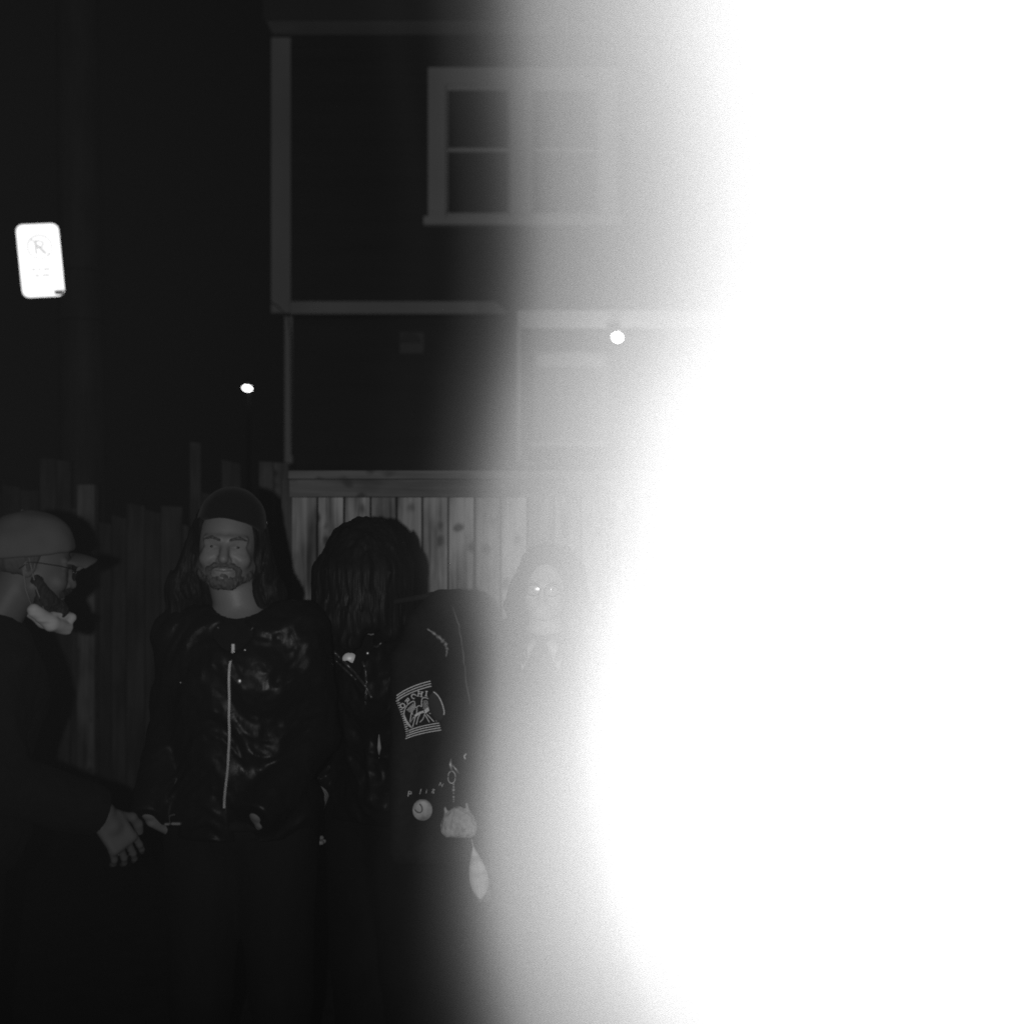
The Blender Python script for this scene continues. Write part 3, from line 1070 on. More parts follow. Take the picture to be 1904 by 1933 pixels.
F.ball(pB.H((0, -0.090, -0.084)), (0.020, 0.010, 0.010), 0.006, 'add', pB.MH)
F.rough(0.0028, (240, 240, 130), 8)
F.mesh("beard", BEARDB, pB.root)
q = MB(); q.ball(pB.H((-0.001, -0.0945, -0.0668)), (0.010, 0.003, 0.0022), 14, 8, pB.MH); q.build("teeth", mat("teeth", 0.3, 0.25), pB.root, True)
# long dark hair behind and beside the neck
F = Field(pB.hc - Vector((0.30, 0.26, 0.36)), pB.hc + Vector((0.30, 0.26, 0.2)), 0.0045)
F.ball(pB.H((0, 0.03, 0.03)), (0.094, 0.092, 0.10), 0.02, 'add', pB.MH)
for sx in (-1, 1):
    F.cone(pB.H((sx * 0.082, 0.02, -0.01)), pB.H((sx * 0.105, 0.025, -0.13)), 0.028, 0.045, 0.02)
    F.cone(pB.H((sx * 0.105, 0.025, -0.13)), pB.H((sx * 0.118, 0.02, -0.235)), 0.046, 0.03, 0.02)
F.cone(pB.H((0, 0.08, -0.04)), pB.H((0, 0.10, -0.22)), 0.08, 0.07, 0.03)
F.rough(0.009, (60, 60, 9), 9, wave)
F.rough(0.005, (140, 140, 14), 10, wave)
F.ball(pB.H((0, -0.085, -0.02)), (0.066, 0.085, 0.12), 0.012, 'sub', pB.MH)
F.mesh("hair", HAIRM, pB.root)


def cap(pn, m, tilt, brim_dir, roll=0, grow=1.0, low=0.03, blen=0.085, hgt=0.112):
    """baseball cap on the head; tilt in degrees, brim_dir +1 front / -1 back"""
    F = Field(pn.hc - Vector((0.26, 0.26, 0.1)), pn.hc + Vector((0.26, 0.26, 0.26)), 0.0036)
    MT = pn.MH @ Matrix.Rotation(R(roll), 3, 'Y') @ Matrix.Rotation(R(tilt), 3, 'X')

    def C(p):
        return pn.hc + MT @ (Vector(p) * pn.s)
    F.ball(C((0, 0.012, low + 0.008)), (0.092 * grow, 0.112 * grow, hgt), 0.01, 'add', MT)
    F.ball(C((0, -0.03, low + 0.05)), (0.075 * grow, 0.07, 0.062), 0.03, 'add', MT)
    F.box(C((0, 0, low - 0.14)), (0.3, 0.3, 0.15), 0.002, 0.012, 'sub', MT)
    F.ball(C((0, 0.012, low - 0.04)), (0.085 * grow, 0.105 * grow, 0.12), 0.004, 'sub', MT)
    F.rough(0.002, (30, 30, 30), 4)
    co = F.mesh("cap", m, pn.root)
    q = MB()
    q.ball(C((0, 0.012, low + hgt + 0.009)), 0.007, 10, 6)
    q.build("cap_button", m, co, True)
    # brim: a curved tongue
    q = MB()
    nu, nv = 16, 8
    vs = []
    for layer in (0, 1):
        for j in range(nv + 1):
            t = j / nv
            for i in range(nu + 1):
                u = -1 + 2 * i / nu
                half = 0.078 * grow
                x = u * half * (1 - 0.10 * t)
                y = -(0.075 + 0.012 * (1 - u * u) + (blen * t) * math.sqrt(max(0, 1 - 0.92 * u * u * (0.55 + 0.45 * t))) + 0.018 * (1 - u * u) * (1 - t))
                z = low + 0.013 - 0.020 * u * u - 0.008 * t - 0.014 * t * t - layer * 0.005
                vs.append(C((x, (y if brim_dir > 0 else -y + 0.02), z)))
    n1 = (nu + 1) * (nv + 1)
    fs = []
    for j in range(nv):
        for i in range(nu):
            a = j * (nu + 1) + i
            fs.append((a, a + 1, a + nu + 2, a + nu + 1))
            fs.append((n1 + a, n1 + a + nu + 1, n1 + a + nu + 2, n1 + a + 1))
    edge = [i for i in range(nu + 1)] + [j * (nu + 1) + nu for j in range(1, nv + 1)] + [nv * (nu + 1) + i for i in range(nu - 1, -1, -1)] + [j * (nu + 1) for j in range(nv - 1, 0, -1)]
    for k in range(len(edge)):
        a, b = edge[k], edge[(k + 1) % len(edge)]
        fs.append((a, n1 + a, n1 + b, b))
    q.add(vs, fs)
    q.build("brim", m, co, True)
    return co, C


coB, CB = cap(pB, CAPD, -17, -1, roll=6, grow=0.98, low=0.032)
# rim light of the crown, modelled as a pale tube from ear to ear
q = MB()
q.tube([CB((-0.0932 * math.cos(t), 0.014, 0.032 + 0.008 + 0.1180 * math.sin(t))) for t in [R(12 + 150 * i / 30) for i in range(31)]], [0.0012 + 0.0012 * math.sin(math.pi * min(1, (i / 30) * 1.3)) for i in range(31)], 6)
q.build("rim_highlight", mat("cap_rim_highlight", 0.5, 0.6), coB, True)
# belt with a bright clip on the hip
q = MB()
q.tube([(0.178 * math.cos(t), 0.130 * math.sin(t), 0.945 * s) for t in [2 * math.pi * i / 32 for i in range(32)]], 0.014, 8, True)
belt = q.build("belt", CLOTHD, pB.root, True)
cx = W(330, 0, 3.56).x - pB.root.location.x
q = MB()
zc = W(0, 1553, 3.56).z
q.box((cx - 0.022, -0.155, zc - 0.010), (cx - 0.006, -0.145, zc - 0.003), 0.003)
q.box((cx - 0.004, -0.156, zc - 0.009), (cx + 0.022, -0.146, zc - 0.001), 0.003, Matrix.Translation((0, 0, 0)))
q.tube([(cx - 0.008, -0.15, zc - 0.005), (cx - 0.01, -0.148, zc + 0.012), (cx + 0.004, -0.147, zc + 0.016)], 0.0022, 6)
q.build("belt_clip", mat("dull_snap", 0.35, 0.42, metal=1.0), belt, False)

# ---- the man in the pale cap, turned away to the right
pA = Person("man in a pale baseball cap and glasses turned away, white mask under his chin",
            (-1.345, 3.6, 0), 112, 1.685, head=(4, 12, 0), lean=0.085, head_fwd=0.06, skin=mat("tanned_skin", 0.11, 0.55, spec=0.3, var=0.06, vscale=(25, 25, 25)))
armsA = [(-1, (-0.25, -0.08, 1.12), (-0.19, -0.335, 1.015)), (1, (0.26, 0.05, 1.13), (0.215, -0.03, 0.93))]
handsA = [((-0.188, -0.345, 1.005), (0.05, -0.55, -0.9), (-0.9, -0.1, 0.3), -1, 16), ((0.21, -0.035, 0.925), (-0.85, 0.1, -0.45), (0.2, -1, 0.2), 1, 20)]
body(pA, armsA, handsA, 0.0045)
jacket(pA, armsA, CLOTHD, hem=0.80, g=0.045, sleeve_g=0.03, seed=12, amp=0.008, collar=0.02, name="coat", neck_r=0.082)
pA.trousers(); pA.shoes(); pA.eyes()
cap(pA, CAPL, -17, 1, grow=1.08, low=0.004, blen=0.08, hgt=0.122)
F = Field(pA.hc - Vector((0.18,) * 3), pA.hc + Vector((0.18,) * 3), 0.0035)
for sx in (-1, 1):
    F.cone(pA.H((sx * 0.066, -0.012, -0.042)), pA.H((sx * 0.046, -0.045, -0.086)), 0.015, 0.026, 0.012)
    F.cone(pA.H((sx * 0.046, -0.045, -0.086)), pA.H((sx * 0.02, -0.082, -0.108)), 0.026, 0.026, 0.012)
    F.cone(pA.H((sx * 0.004, -0.106, -0.053)), pA.H((sx * 0.034, -0.086, -0.066)), 0.009, 0.009, 0.006)
F.cone(pA.H((-0.018, -0.085, -0.112)), pA.H((0.018, -0.085, -0.112)), 0.028, 0.028, 0.01)
F.rough(0.003, (200, 200, 140), 8)
F.mesh("beard", mat("greying_beard", 0.03, 0.85, spec=0.1, var=0.5, vscale=(150, 150, 90), bump=0.003, bscale=(220, 220, 120)), pA.root)
F = Field(pA.hc - Vector((0.2,) * 3), pA.hc + Vector((0.2,) * 3), 0.004)
F.ball(pA.H((0, 0.035, 0.02)), (0.083, 0.083, 0.095), 0.01, 'add', pA.MH)
F.ball(pA.H((0, -0.07, -0.02)), (0.09, 0.09, 0.14), 0.01, 'sub', pA.MH)
F.box(pA.H((0, 0, -0.16)), (0.2, 0.2, 0.12), 0.01, 0.01, 'sub', pA.MH)
F.rough(0.003, (120, 120, 30), 4)
F.mesh("hair", mat("short_hair", 0.06, 0.7, bump=0.002, bscale=(200, 200, 60)), pA.root)


def glasses(pn, lensm, fr=0.0022):
    H = pn.H
    q = MB()
    for sx in (-1, 1):
        q.tube([H((sx * 0.0335 + 0.026 * math.cos(t), -0.109 + 0.012 * (math.cos(t) * sx > 0) * abs(math.cos(t)), -0.004 + 0.020 * math.sin(t))) for t in [2 * math.pi * i / 24 for i in range(24)]], fr, 6, True)
        q.tube([H((sx * 0.060, -0.099, 0.004)), H((sx * 0.076, -0.06, 0.006)), H((sx * 0.083, 0.0, 0.004)), H((sx * 0.084, 0.022, 0.0)), H((sx * 0.083, 0.04, -0.02))], fr, 6)
    q.tube([H((-0.0075, -0.110, 0.0)), H((0, -0.114, 0.003)), H((0.0075, -0.110, 0.0))], fr, 6)
    go = q.build("glasses", BLACKP, pn.root, True)
    for sx in (-1, 1):
        # slightly domed lens
        q = MB()
        vs, fs = [H((sx * 0.0335, -0.1125, -0.004))], []
        nr, na = 4, 20
        for r_ in range(1, nr + 1):
            for k in range(na):
                t = 2 * math.pi * k / na
                rr = r_ / nr
                vs.append(H((sx * 0.0335 + 0.0245 * rr * math.cos(t), -0.1125 + 0.0014 * rr * rr + 0.008 * max(0, sx * math.cos(t)) * rr, -0.004 + 0.0185 * rr * math.sin(t))))
        for k in range(na):
            fs.append((0, 1 + k, 1 + (k + 1) % na))
        for r_ in range(nr - 1):
            for k in range(na):
                a, b = 1 + r_ * na + k, 1 + r_ * na + (k + 1) % na
                fs.append((a, a + na, b + na, b))
        q.add(vs, fs)
        q.build("lens", lensm, go, True)
    return go


def lens_mat():
    m = bpy.data.materials.new("spectacle_lens")
    m.use_nodes = True
    nt = m.node_tree
    b = nt.nodes["Principled BSDF"]
    nt.nodes.remove(b)
    tr = nt.nodes.new("ShaderNodeBsdfTransparent")
    gl = nt.nodes.new("ShaderNodeBsdfGlossy"); gl.inputs["Roughness"].default_value = 0.16
    fr = nt.nodes.new("ShaderNodeFresnel"); fr.inputs["IOR"].default_value = 1.6
    mx = nt.nodes.new("ShaderNodeMixShader")
    nt.links.new(fr.outputs[0], mx.inputs[0]); nt.links.new(tr.outputs[0], mx.inputs[1]); nt.links.new(gl.outputs[0], mx.inputs[2])
    nt.links.new(mx.outputs[0], nt.nodes["Material Output"].inputs[0])
    return m


LENS = lens_mat()
glasses(pA, LENS, 0.0016)
# mask pulled under the chin, with its ear strap
F = Field(pA.hc - Vector((0.24,) * 3), pA.hc + Vector((0.24,) * 3), 0.0032)
for sx in (-1, 1):
    F.cone(pA.H((sx * 0.070, -0.020, -0.118)), pA.H((sx * 0.052, -0.070, -0.142)), 0.016, 0.021, 0.006)
    F.cone(pA.H((sx * 0.052, -0.070, -0.142)), pA.H((sx * 0.012, -0.118, -0.150)), 0.021, 0.018, 0.006)
    F.cone(pA.H((sx * 0.050, -0.072, -0.125)), pA.H((sx * 0.012, -0.124, -0.118)), 0.012, 0.010, 0.004)
F.cone(pA.H((-0.012, -0.124, -0.125)), pA.H((0.012, -0.124, -0.125)), 0.014, 0.014, 0.006)
F.rough(0.0022, (25, 25, 130), 6)
mo = F.mesh("mask", WHITEC, pA.root)
for sx in (-1, 1):
    for pts_ in (((0.066, -0.045, -0.112), (0.076, -0.012, -0.06), (0.084, 0.022, 0.012)), ((0.072, -0.012, -0.108), (0.080, 0.012, -0.07), (0.084, 0.030, -0.02))):
        q = MB(); q.tube([pA.H((sx * x_, y_, z_)) for x_, y_, z_ in pts_], 0.0014, 6)
        q.build("strap", mat("ear_loop", 0.2, 0.9), mo, True)

# ---- the long-haired person with a bowed head
pC = Person("person with long dark hair over a bowed face, biker jacket with white pin",
            (W(704, 0, 4.05).x + 0.065, 4.05, 0), -40, 1.645, head=(6, 28, -6), lean=0.045, head_fwd=0.06)
armsC = [(-1, (-0.275, 0.03, 1.14), (-0.20, -0.14, 0.985)), (1, (0.26, 0.08, 1.13), (0.20, 0.02, 0.90))]
handsC = [((-0.195, -0.155, 0.97), (0.1, -0.55, -0.75), (-0.8, -0.5, 0.1), -1, 30), ((0.20, 0.01, 0.885), (0.0, -0.2, -1.0), (1, 0, 0), 1, 26)]
body(pC, armsC, handsC, 0.0045)
FJC, jc = jacket(pC, armsC, LEATHER, hem=0.90, g=0.036, seed=21, amp=0.011, collar=0.035, open_to=1.36)
pC.trousers(g=0.05); pC.shoes(); pC.eyes()
F = pC.field(0.006); pC.torso(F, 0.012)
F.cone(pC.L((0, 0.012, 1.46)), pC.L((0, -0.01, 1.62)), 0.064, 0.08, 0.006, 'sub')
F.box(Vector((0, 0, 0.5)), (0.6, 0.6, 0.4), 0.005, 0.006, 'sub')
F.mesh("shirt", CLOTHD, pC.root)
F = Field(pC.hc - Vector((0.30, 0.30, 0.36)), pC.hc + Vector((0.30, 0.30, 0.24)), 0.0045)
F.ball(pC.H((0, 0.015, 0.028)), (0.112, 0.125, 0.118), 0.02, 'add', pC.MH)
hcx = pC.hc


for t in range(0, 360, 30):
    a = R(t)
    top = hcx + Vector((0.085 * math.cos(a), 0.085 * math.sin(a) - 0.01, 0.0))
    bot = hcx + Vector((0.108 * math.cos(a), 0.114 * math.sin(a) - 0.015, -0.115 - 0.035 * (t % 60 == 0) + 0.02 * math.sin(t)))
    F.cone(top, bot, 0.045, 0.030, 0.03)
F.rough(0.007, (42, 42, 6), 31, wave)
F.rough(0.005, (120, 120, 9), 32, wave)
F.mesh("hair", HAIRM, pC.root)
sC = pC.s


def on_jacket(x, z):
    y = FJC.front(x, z)
    return None if y is None else Vector((x, y, z))


def to_C(pw):
    """world -> person C's frame"""
    m = Matrix.Translation(pC.root.location) @ Matrix.Rotation(R(-40), 4, 'Z')
    return m.inverted() @ Vector(pw)


def hit_C(px, py):
    """where the line of sight through this point meets the jacket front (marched in person C's frame)"""
    o_, d_ = to_C((0, 0, EYE)), to_C(W(px, py, 1.0)) - to_C((0, 0, EYE))
    prev = None
    t = 3.3
    while t < 4.6:
        p_ = o_ + d_ * t
        ijk = [int(round((p_[k] - FJC.lo[k]) / FJC.h)) for k in range(3)]
        if all(0 <= ijk[k] < FJC.n[k] for k in range(3)) and FJC.d[ijk[0], ijk[1], ijk[2]] < 0.0:
            return o_ + d_ * (t - 0.004)
        t += 0.003
    return None


def stud(name, px, py, rx, rz, m, dome=0.006):
    p_ = hit_C(px, py)
    if p_ is None:
        print("miss", name, px, py)
        return None
    q = MB()
    toward = (to_C((0, 0, EYE)) - p_).normalized()
    Mx = toward.to_track_quat('Z', 'Y').to_matrix()
    q.ball(p_ + toward * 0.002, (rx, rz, dome), 20, 10, Mx)
    return q.build(name, m, pC.root, True)


stud("pin_badge", 660, 1243, 0.020, 0.0165, PIN)
stud("snap", 694, 1233, 0.006, 0.006, mat("dull_snap", 0.35, 0.42, metal=1.0), 0.004)
# lapel edges, zips and seams of the biker jacket
seam = mat("lapel_edge", 0.035, 0.35, spec=0.6)


def seamline(name, pts, r, m):
    out = []
    for px, py in pts:
        p_ = hit_C(px, py)
        if p_ is not None:
            out.append(p_)
    if len(out) < 2:
        print("miss", name)
        return
    q = MB(); q.tube(out, r, 8); q.build(name, m, pC.root, True)


def interp(pts, n=10):
    out = []
    for i in range(len(pts) - 1):
        for k in range(n):
            t = k / n
            out.append((pts[i][0] * (1 - t) + pts[i + 1][0] * t, pts[i][1] * (1 - t) + pts[i + 1][1] * t))
    return out + [pts[-1]]


seamline("lapel", interp([(611, 1212), (640, 1240), (668, 1268), (690, 1295), (702, 1318)]), 0.0045, seam)
seamline("lapel", interp([(634, 1247), (650, 1262), (672, 1283)]), 0.0035, seam)
seamline("lapel", interp([(672, 1222), (682, 1240), (690, 1265), (692, 1290), (690, 1330)]), 0.004, seam)
seamline("collar_edge", interp([(672, 1219), (690, 1215), (712, 1221), (720, 1213)], 6), 0.0035, seam)
seamline("zip", interp([(609, 1320), (598, 1345), (596, 1380)], 6), 0.002, mat("dull_snap", 0.35, 0.42, metal=1.0))
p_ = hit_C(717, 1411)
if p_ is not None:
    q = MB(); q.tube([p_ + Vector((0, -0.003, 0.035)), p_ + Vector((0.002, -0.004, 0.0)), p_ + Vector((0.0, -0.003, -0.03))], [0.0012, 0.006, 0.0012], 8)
    q.build("zip_pull", mat("zip_glint_tab", 0.25, 0.5), pC.root, True)  # the zip's glint is put into this sliver's pale colour
# cuff with a striped knit band and two rings
wC = Vector((-0.20, -0.14, 0.985)) * sC
q = MB()
dd = (wC - Vector((-0.275, 0.03, 1.14)) * sC).normalized()
for k in range(7):
    c_ = wC + dd * (0.004 + 0.0075 * k)
    xa = dd.orthogonal().normalized(); ya = dd.cross(xa)
    q.tube([c_ + (xa * math.cos(t) + ya * math.sin(t)) * 0.037 for t in [2 * math.pi * i / 20 for i in range(20)]], 0.0042, 6, True)
q.build("knit_cuff", mat("knit_cuff", 0.16, 0.9), pC.root, True)

# ---- the person with glasses behind the added white veil
pD = Person("person with chin-length dark hair, glasses and a pale collar, half lost in white glare",
            (W(1029, 0, 4.7).x, 4.7, 0), -8, 1.56, head=(1, 0, 2), hz=0.94, slim=0.84, skin=mat("pale_skin", 0.36, 0.5, spec=0.35, var=0.06, vscale=(25, 25, 25)))
armsD = [(-1, (-0.23, 0.06, 1.14), (-0.19, -0.06, 0.94)), (1, (0.23, 0.06, 1.14), (0.19, -0.06, 0.94))]
handsD = [((-0.185, -0.065, 0.935), (0.7, 0.45, -0.5), (-0.5, 0.7, 0.1), 1, 14), ((0.185, -0.065, 0.935), (-0.7, 0.45, -0.5), (0.5, 0.7, 0.1), -1, 14)]
body(pD, armsD, handsD, 0.0045)
FJD, jd = jacket(pD, armsD, CLOTHD, hem=0.78, g=0.036, seed=41, amp=0.008, collar=0.026, name="coat", open_to=1.38, ext=0.035)
F = pD.field(0.006); pD.torso(F, 0.012)
F.cone(pD.L((0, 0.012, 1.47)), pD.L((0, -0.01, 1.62)), 0.062, 0.08, 0.006, 'sub')
F.box(Vector((0, 0, 0.5)), (0.6, 0.6, 0.4), 0.005, 0.006, 'sub')
F.mesh("shirt", CLOTHD, pD.root)
pD.trousers(); pD.shoes(); pD.eyes(); pD.brows()
F = Field(pD.hc - Vector((0.24, 0.24, 0.26)), pD.hc + Vector((0.24, 0.24, 0.2)), 0.004)
F.ball(pD.H((0, 0.02, 0.045)), (0.096, 0.112, 0.104), 0.02, 'add', pD.MH)
for sx in (-1, 1):
    F.cone(pD.H((sx * 0.085, 0.0, 0.02)), pD.H((sx * 0.098, -0.01, -0.075)), 0.03, 0.036, 0.02)
    F.cone(pD.H((sx * 0.098, -0.01, -0.075)), pD.H((sx * 0.075, -0.025, -0.12)), 0.034, 0.016, 0.02)
F.cone(pD.H((0, 0.08, 0.0)), pD.H((0, 0.085, -0.1)), 0.06, 0.05, 0.03)
F.rough(0.008, (60, 60, 7), 51)
F.rough(0.004, (140, 140, 9), 52)
F.ball(pD.H((0.008, -0.10, -0.035)), (0.066, 0.10, 0.115), 0.01, 'sub', pD.MH)
F.mesh("hair", HAIRM, pD.root)
glasses(pD, LENS, 0.0022)
q = MB()
for sx in (-1, 1):
    a = pD.L((sx * 0.055, -0.05, 1.475)); b = pD.L((sx * 0.02, -0.125, 1.455)); c = pD.L((sx * 0.075, -0.158, 1.36)); d_ = pD.L((sx * 0.10, -0.10, 1.43))
    q.prism([a, b, c, d_], (0, -0.008, 0.0))
q.build("shirt_collar", WHITEC, pD.root)

# ------------------------------------------------------------------ the patched bag on the long-haired person's shoulder
BD = 3.72                                       # distance of the bag's front panel
bag = empty("shoulder_bag", W(824, 1650, BD + 0.06))
tag(bag, "black canvas shoulder bag with sewn patch, pins and dangling charms worn at the side", "bag")
bo = Vector(bag.location)


def BL(px, py, off=0.0):
    return W(px, py, BD) + Vector((0, -off, 0)) - bo


def bhalf(px):
    return px / 2761 * BD


F = Field((-0.26, -0.16, -0.06), (0.26, 0.22, 0.82), 0.005)
F.box(BL(822, 1432, -0.062), (bhalf(88), 0.062, bhalf(208)), 0.035, 0.02)
F.box(BL(836, 1250, -0.075), (bhalf(76), 0.060, bhalf(100)), 0.05, 0.05)
F.box(BL(848, 1180, -0.10), (bhalf(50), 0.06, bhalf(62)), 0.045, 0.05)
F.rough(0.0045, (11, 11, 8), 61)
FB = F
fcopy = F.d.copy()
F.mesh("bag_body", BAGM, bag)
FB.d = fcopy


def bfront(px, py):
    """surface of the bag along the line of sight, in the bag's frame"""
    o_ = Vector((0, 0, EYE)) - bo
    d_ = W(px, py, 1.0) - Vector((0, 0, EYE))
    t = 3.5
    while t < 4.1:
        p_ = o_ + d_ * t
        ijk = [int(round((p_[k] - FB.lo[k]) / FB.h)) for k in range(3)]
        if all(0 <= ijk[k] < FB.n[k] for k in range(3)) and FB.d[ijk[0], ijk[1], ijk[2]] < 0:
            return t
        t += 0.002
    return None


BZ = min(x for x in (bfront(px, py) for px in (760, 790, 820) for py in (1300, 1340, 1380, 1500, 1530)) if x) - 0.004
print("bag front", BZ)


def BP(px, py, up=0.0):
    """point on the patch plane: the bag's flat front"""
    return W(px, py, BZ - up) - bo


def stroke(q, pts, w, up):
    """flat ribbon sewn on the bag front; pts in pixels, w in pixels"""
    pts = [Vector(p) for p in pts]
    vs = []
    for i, p in enumerate(pts):
        t = pts[min(i + 1, len(pts) - 1)] - pts[max(i - 1, 0)]
        t = t.normalized() if t.length > 1e-9 else Vector((1, 0))
        nn = Vector((-t.y, t.x)) * w / 2
        for e in (p + nn, p - nn):
            vs.append(BP(e.x, e.y, up))
    q.add(vs, [(2 * i, 2 * i + 1, 2 * i + 3, 2 * i + 2) for i in range(len(pts) - 1)])


def cp(x, y):      # patch drawing coordinates -> pixels
    return ((920 + x / 7.323) * 0.8, (1560 + y / 7.323) * 0.8)


def bez(p0, p1, p2, n=12):
    return [cp((1 - t) ** 2 * p0[0] + 2 * t * (1 - t) * p1[0] + t * t * p2[0], (1 - t) ** 2 * p0[1] + 2 * t * (1 - t) * p1[1] + t * t * p2[1]) for t in [i / n for i in range(n + 1)]]


q = MB()
q.prism([BP(*cp(x, y), 0.0) for x, y in ((105, 590), (300, 470), (480, 390), (700, 330), (760, 470), (905, 1060), (895, 1205), (560, 1260), (265, 1345), (190, 1050))], (0, 0.003, 0))
patch = q.build("patch", mat("patch_cloth", 0.014, 0.9, spec=0.1), bag)
q = MB()
for dy in (0, 45, 90):
    stroke(q, bez((115, 598 + dy), (330, 430 + dy * 1.05), (700 + dy * 0.2, 345 + dy * 0.95), 16), 1.7, 0.0010)
for dy in (0, 42, 84, 126):
    stroke(q, bez((300 + dy * 0.2 - dy * 0.45, 1215 + dy), (480, 1120 + dy), (850 + dy * 0.3, 1070 + dy * 0.95), 16), 1.6, 0.0010)
for i in range(16):                       # whip-stitched left edge
    t = i / 15
    x, y = 105 + 170 * t + 20 * math.sin(t * 3), 680 + 560 * t
    stroke(q, [cp(x, y + 14), cp(x + 52, y - 2)], 1.5, 0.0010)
q.build("border_stripes", THREAD, patch)
q = MB()
stroke(q, bez((405, 690), (230, 760), (245, 950), 16) + bez((245, 950), (270, 1090), (385, 1160), 10), 1.5, 0.0012)
stroke(q, bez((405, 690), (440, 700), (430, 760), 6) + bez((430, 760), (440, 800), (465, 810), 5), 1.5, 0.0012)
for k in range(8):
    t = k / 7
    stroke(q, bez((410 + 30 * t, 730 + 90 * t), (340 + 30 * t, 790 + 70 * t), (290 + 110 * t, 850 + 80 * t), 8), 0.7, 0.0011)
stroke(q, bez((465, 810), (470, 900), (440, 960), 6), 1.3, 0.0012)
stroke(q, bez((550, 790), (535, 640), (575, 630), 10) + bez((575, 630), (640, 625), (680, 665), 8), 1.5, 0.0012)
stroke(q, bez((680, 665), (690, 760), (660, 830), 8), 1.3, 0.0012)
for k in range(7):
    stroke(q, bez((575, 690 + 22 * k), (620, 675 + 22 * k), (675, 700 + 20 * k), 6), 0.7, 0.0011)
stroke(q, bez((460, 810), (490, 740), (550, 790), 8), 1.3, 0.0012)
stroke(q, bez((430, 950), (520, 880), (600, 870), 8), 4.0, 0.0013)
stroke(q, bez((590, 880), (640, 850), (680, 815), 8), 6.5, 0.0013)
stroke(q, bez((600, 900), (590, 1000), (515, 1055), 8), 1.3, 0.0012)
for a_, b_ in (((610, 930), (680, 1055)), ((630, 910), (760, 1045)), ((680, 900), (735, 915)), ((690, 820), (745, 890)), ((490, 960), (455, 1095)), ((420, 960), (350, 1050)),
               ((370, 900), (345, 1060)), ((350, 1060), (400, 990)), ((440, 960), (390, 1140)), ((790, 960), (800, 1050)), ((830, 1000), (795, 1050)), ((520, 900), (500, 960))):
    stroke(q, [cp(*a_), cp(*b_)], 1.5, 0.0012)
stroke(q, [cp(250, 940), cp(300, 1050), cp(380, 1155)], 1.6, 0.0012)
q.build("emblem", THREAD, patch)
# glossy round badge half over the patch
q = MB()
cc = cp(800, 790)
pc_ = BP(cc[0], cc[1], 0.0015)
q.ball(pc_, (bhalf(14.5), 0.002, bhalf(28)), 28, 12, Matrix.Rotation(R(-14), 3, 'Y'))
q.build("round_badge", mat("clear_dark_badge", 0.018, 0.6, spec=0.2), patch, True)
q = MB()
stroke(q, bez((750, 530), (880, 600), (935, 860), 14) + bez((935, 860), (940, 900), (930, 930), 4), 1.8, 0.0062)
q.build("badge_rim", THREAD, patch)


def letter(ch, px, py, size_px, ang, up, parent, name, m=THREAD, sx=1.0, bold=0.012):
    cu = bpy.data.curves.new(name, 'FONT')
    cu.body = ch
    cu.size = 1.0
    cu.align_x = 'CENTER'; cu.align_y = 'CENTER'
    cu.offset = bold
    to = bpy.data.objects.new(name, cu)
    COL.objects.link(to)
    bpy.context.view_layer.update()
    me = bpy.data.meshes.new_from_object(to.evaluated_get(bpy.context.evaluated_depsgraph_get()))
    bpy.data.objects.remove(to)
    k = size_px / 0.72
    ca, sa = math.cos(R(ang)), math.sin(R(ang))
    for v in me.vertices:
        x, y = v.co.x * k * sx, v.co.y * k
        v.co = BP(px + x * ca + y * sa, py - (y * ca - x * sa), up)
    me.materials.clear()
    return link(name, me, m, parent)


for ch, x, y, a_ in (("O", 215, 772, 52), ("R", 300, 685, 40), ("C", 402, 610, 26), ("H", 520, 568, 10), ("I", 628, 562, 6)):
    px, py = cp(x, y)
    lt = letter(ch, px, py, 9.4, a_, 0.0022, patch, "letter", bold=0.02)
    if ch in "HI":      # slab serifs
        q = MB()
        ca, sa = math.cos(R(a_)), math.sin(R(a_))
        for oy in (-4.4, 4.4):
            for ox in ((-3.1, 3.1) if ch == "H" else (0,)):
                stroke(q, [(px + (ox - 2.3) * ca + oy * sa, py - (oy * ca - (ox - 2.3) * sa)), (px + (ox + 2.3) * ca + oy * sa, py - (oy * ca - (ox + 2.3) * sa))], 1.3, 0.0023)
        q.build("serif", THREAD, patch)


def dp(x, y):
    return ((650 + x / 3.173) * 0.8, (1700 + y / 3.173) * 0.8)


for ch, x, y, a_, sz in (("P", 1003, 552, 8, 11), ("l", 1085, 535, 14, 11), ("i", 1130, 530, 12, 9), ("g", 1182, 520, 12, 9), ("N", 1240, 482, 22, 8)):
    px, py = dp(x, y)
    letter(ch, px, py, sz, a_, 0.0, bag, "letter", mat("pale_paint_marks", 0.5, 0.8, var=0.5, vscale=(200, 200, 200)), bold=0.0)
q = MB()
px, py = dp(1100, 670)
q.ball(BP(px, py, 0.002), (bhalf(19), 0.005, bhalf(20.5)), 28, 10)
pin = q.build("pin_badge", mat("printed_pin", 0.34, 0.45, var=0.5, vscale=(45, 45, 45)), bag, True)
q = MB()
stroke(q, [(px - 6 + 9 * math.sin(t) * (0.4 + t / 8), py - 3 - 8 * math.cos(t)) for t in [i * 0.35 for i in range(14)]], 2.6, 0.0085)
q.build("pin_print", mat("pin_print", 0.07, 0.6), pin)
q = MB()
stroke(q, [dp(1428, 250), dp(1414, 262), dp(1413, 276), dp(1422, 288)], 2.6, 0.001)
q.build("painted_mark", THREAD, bag)
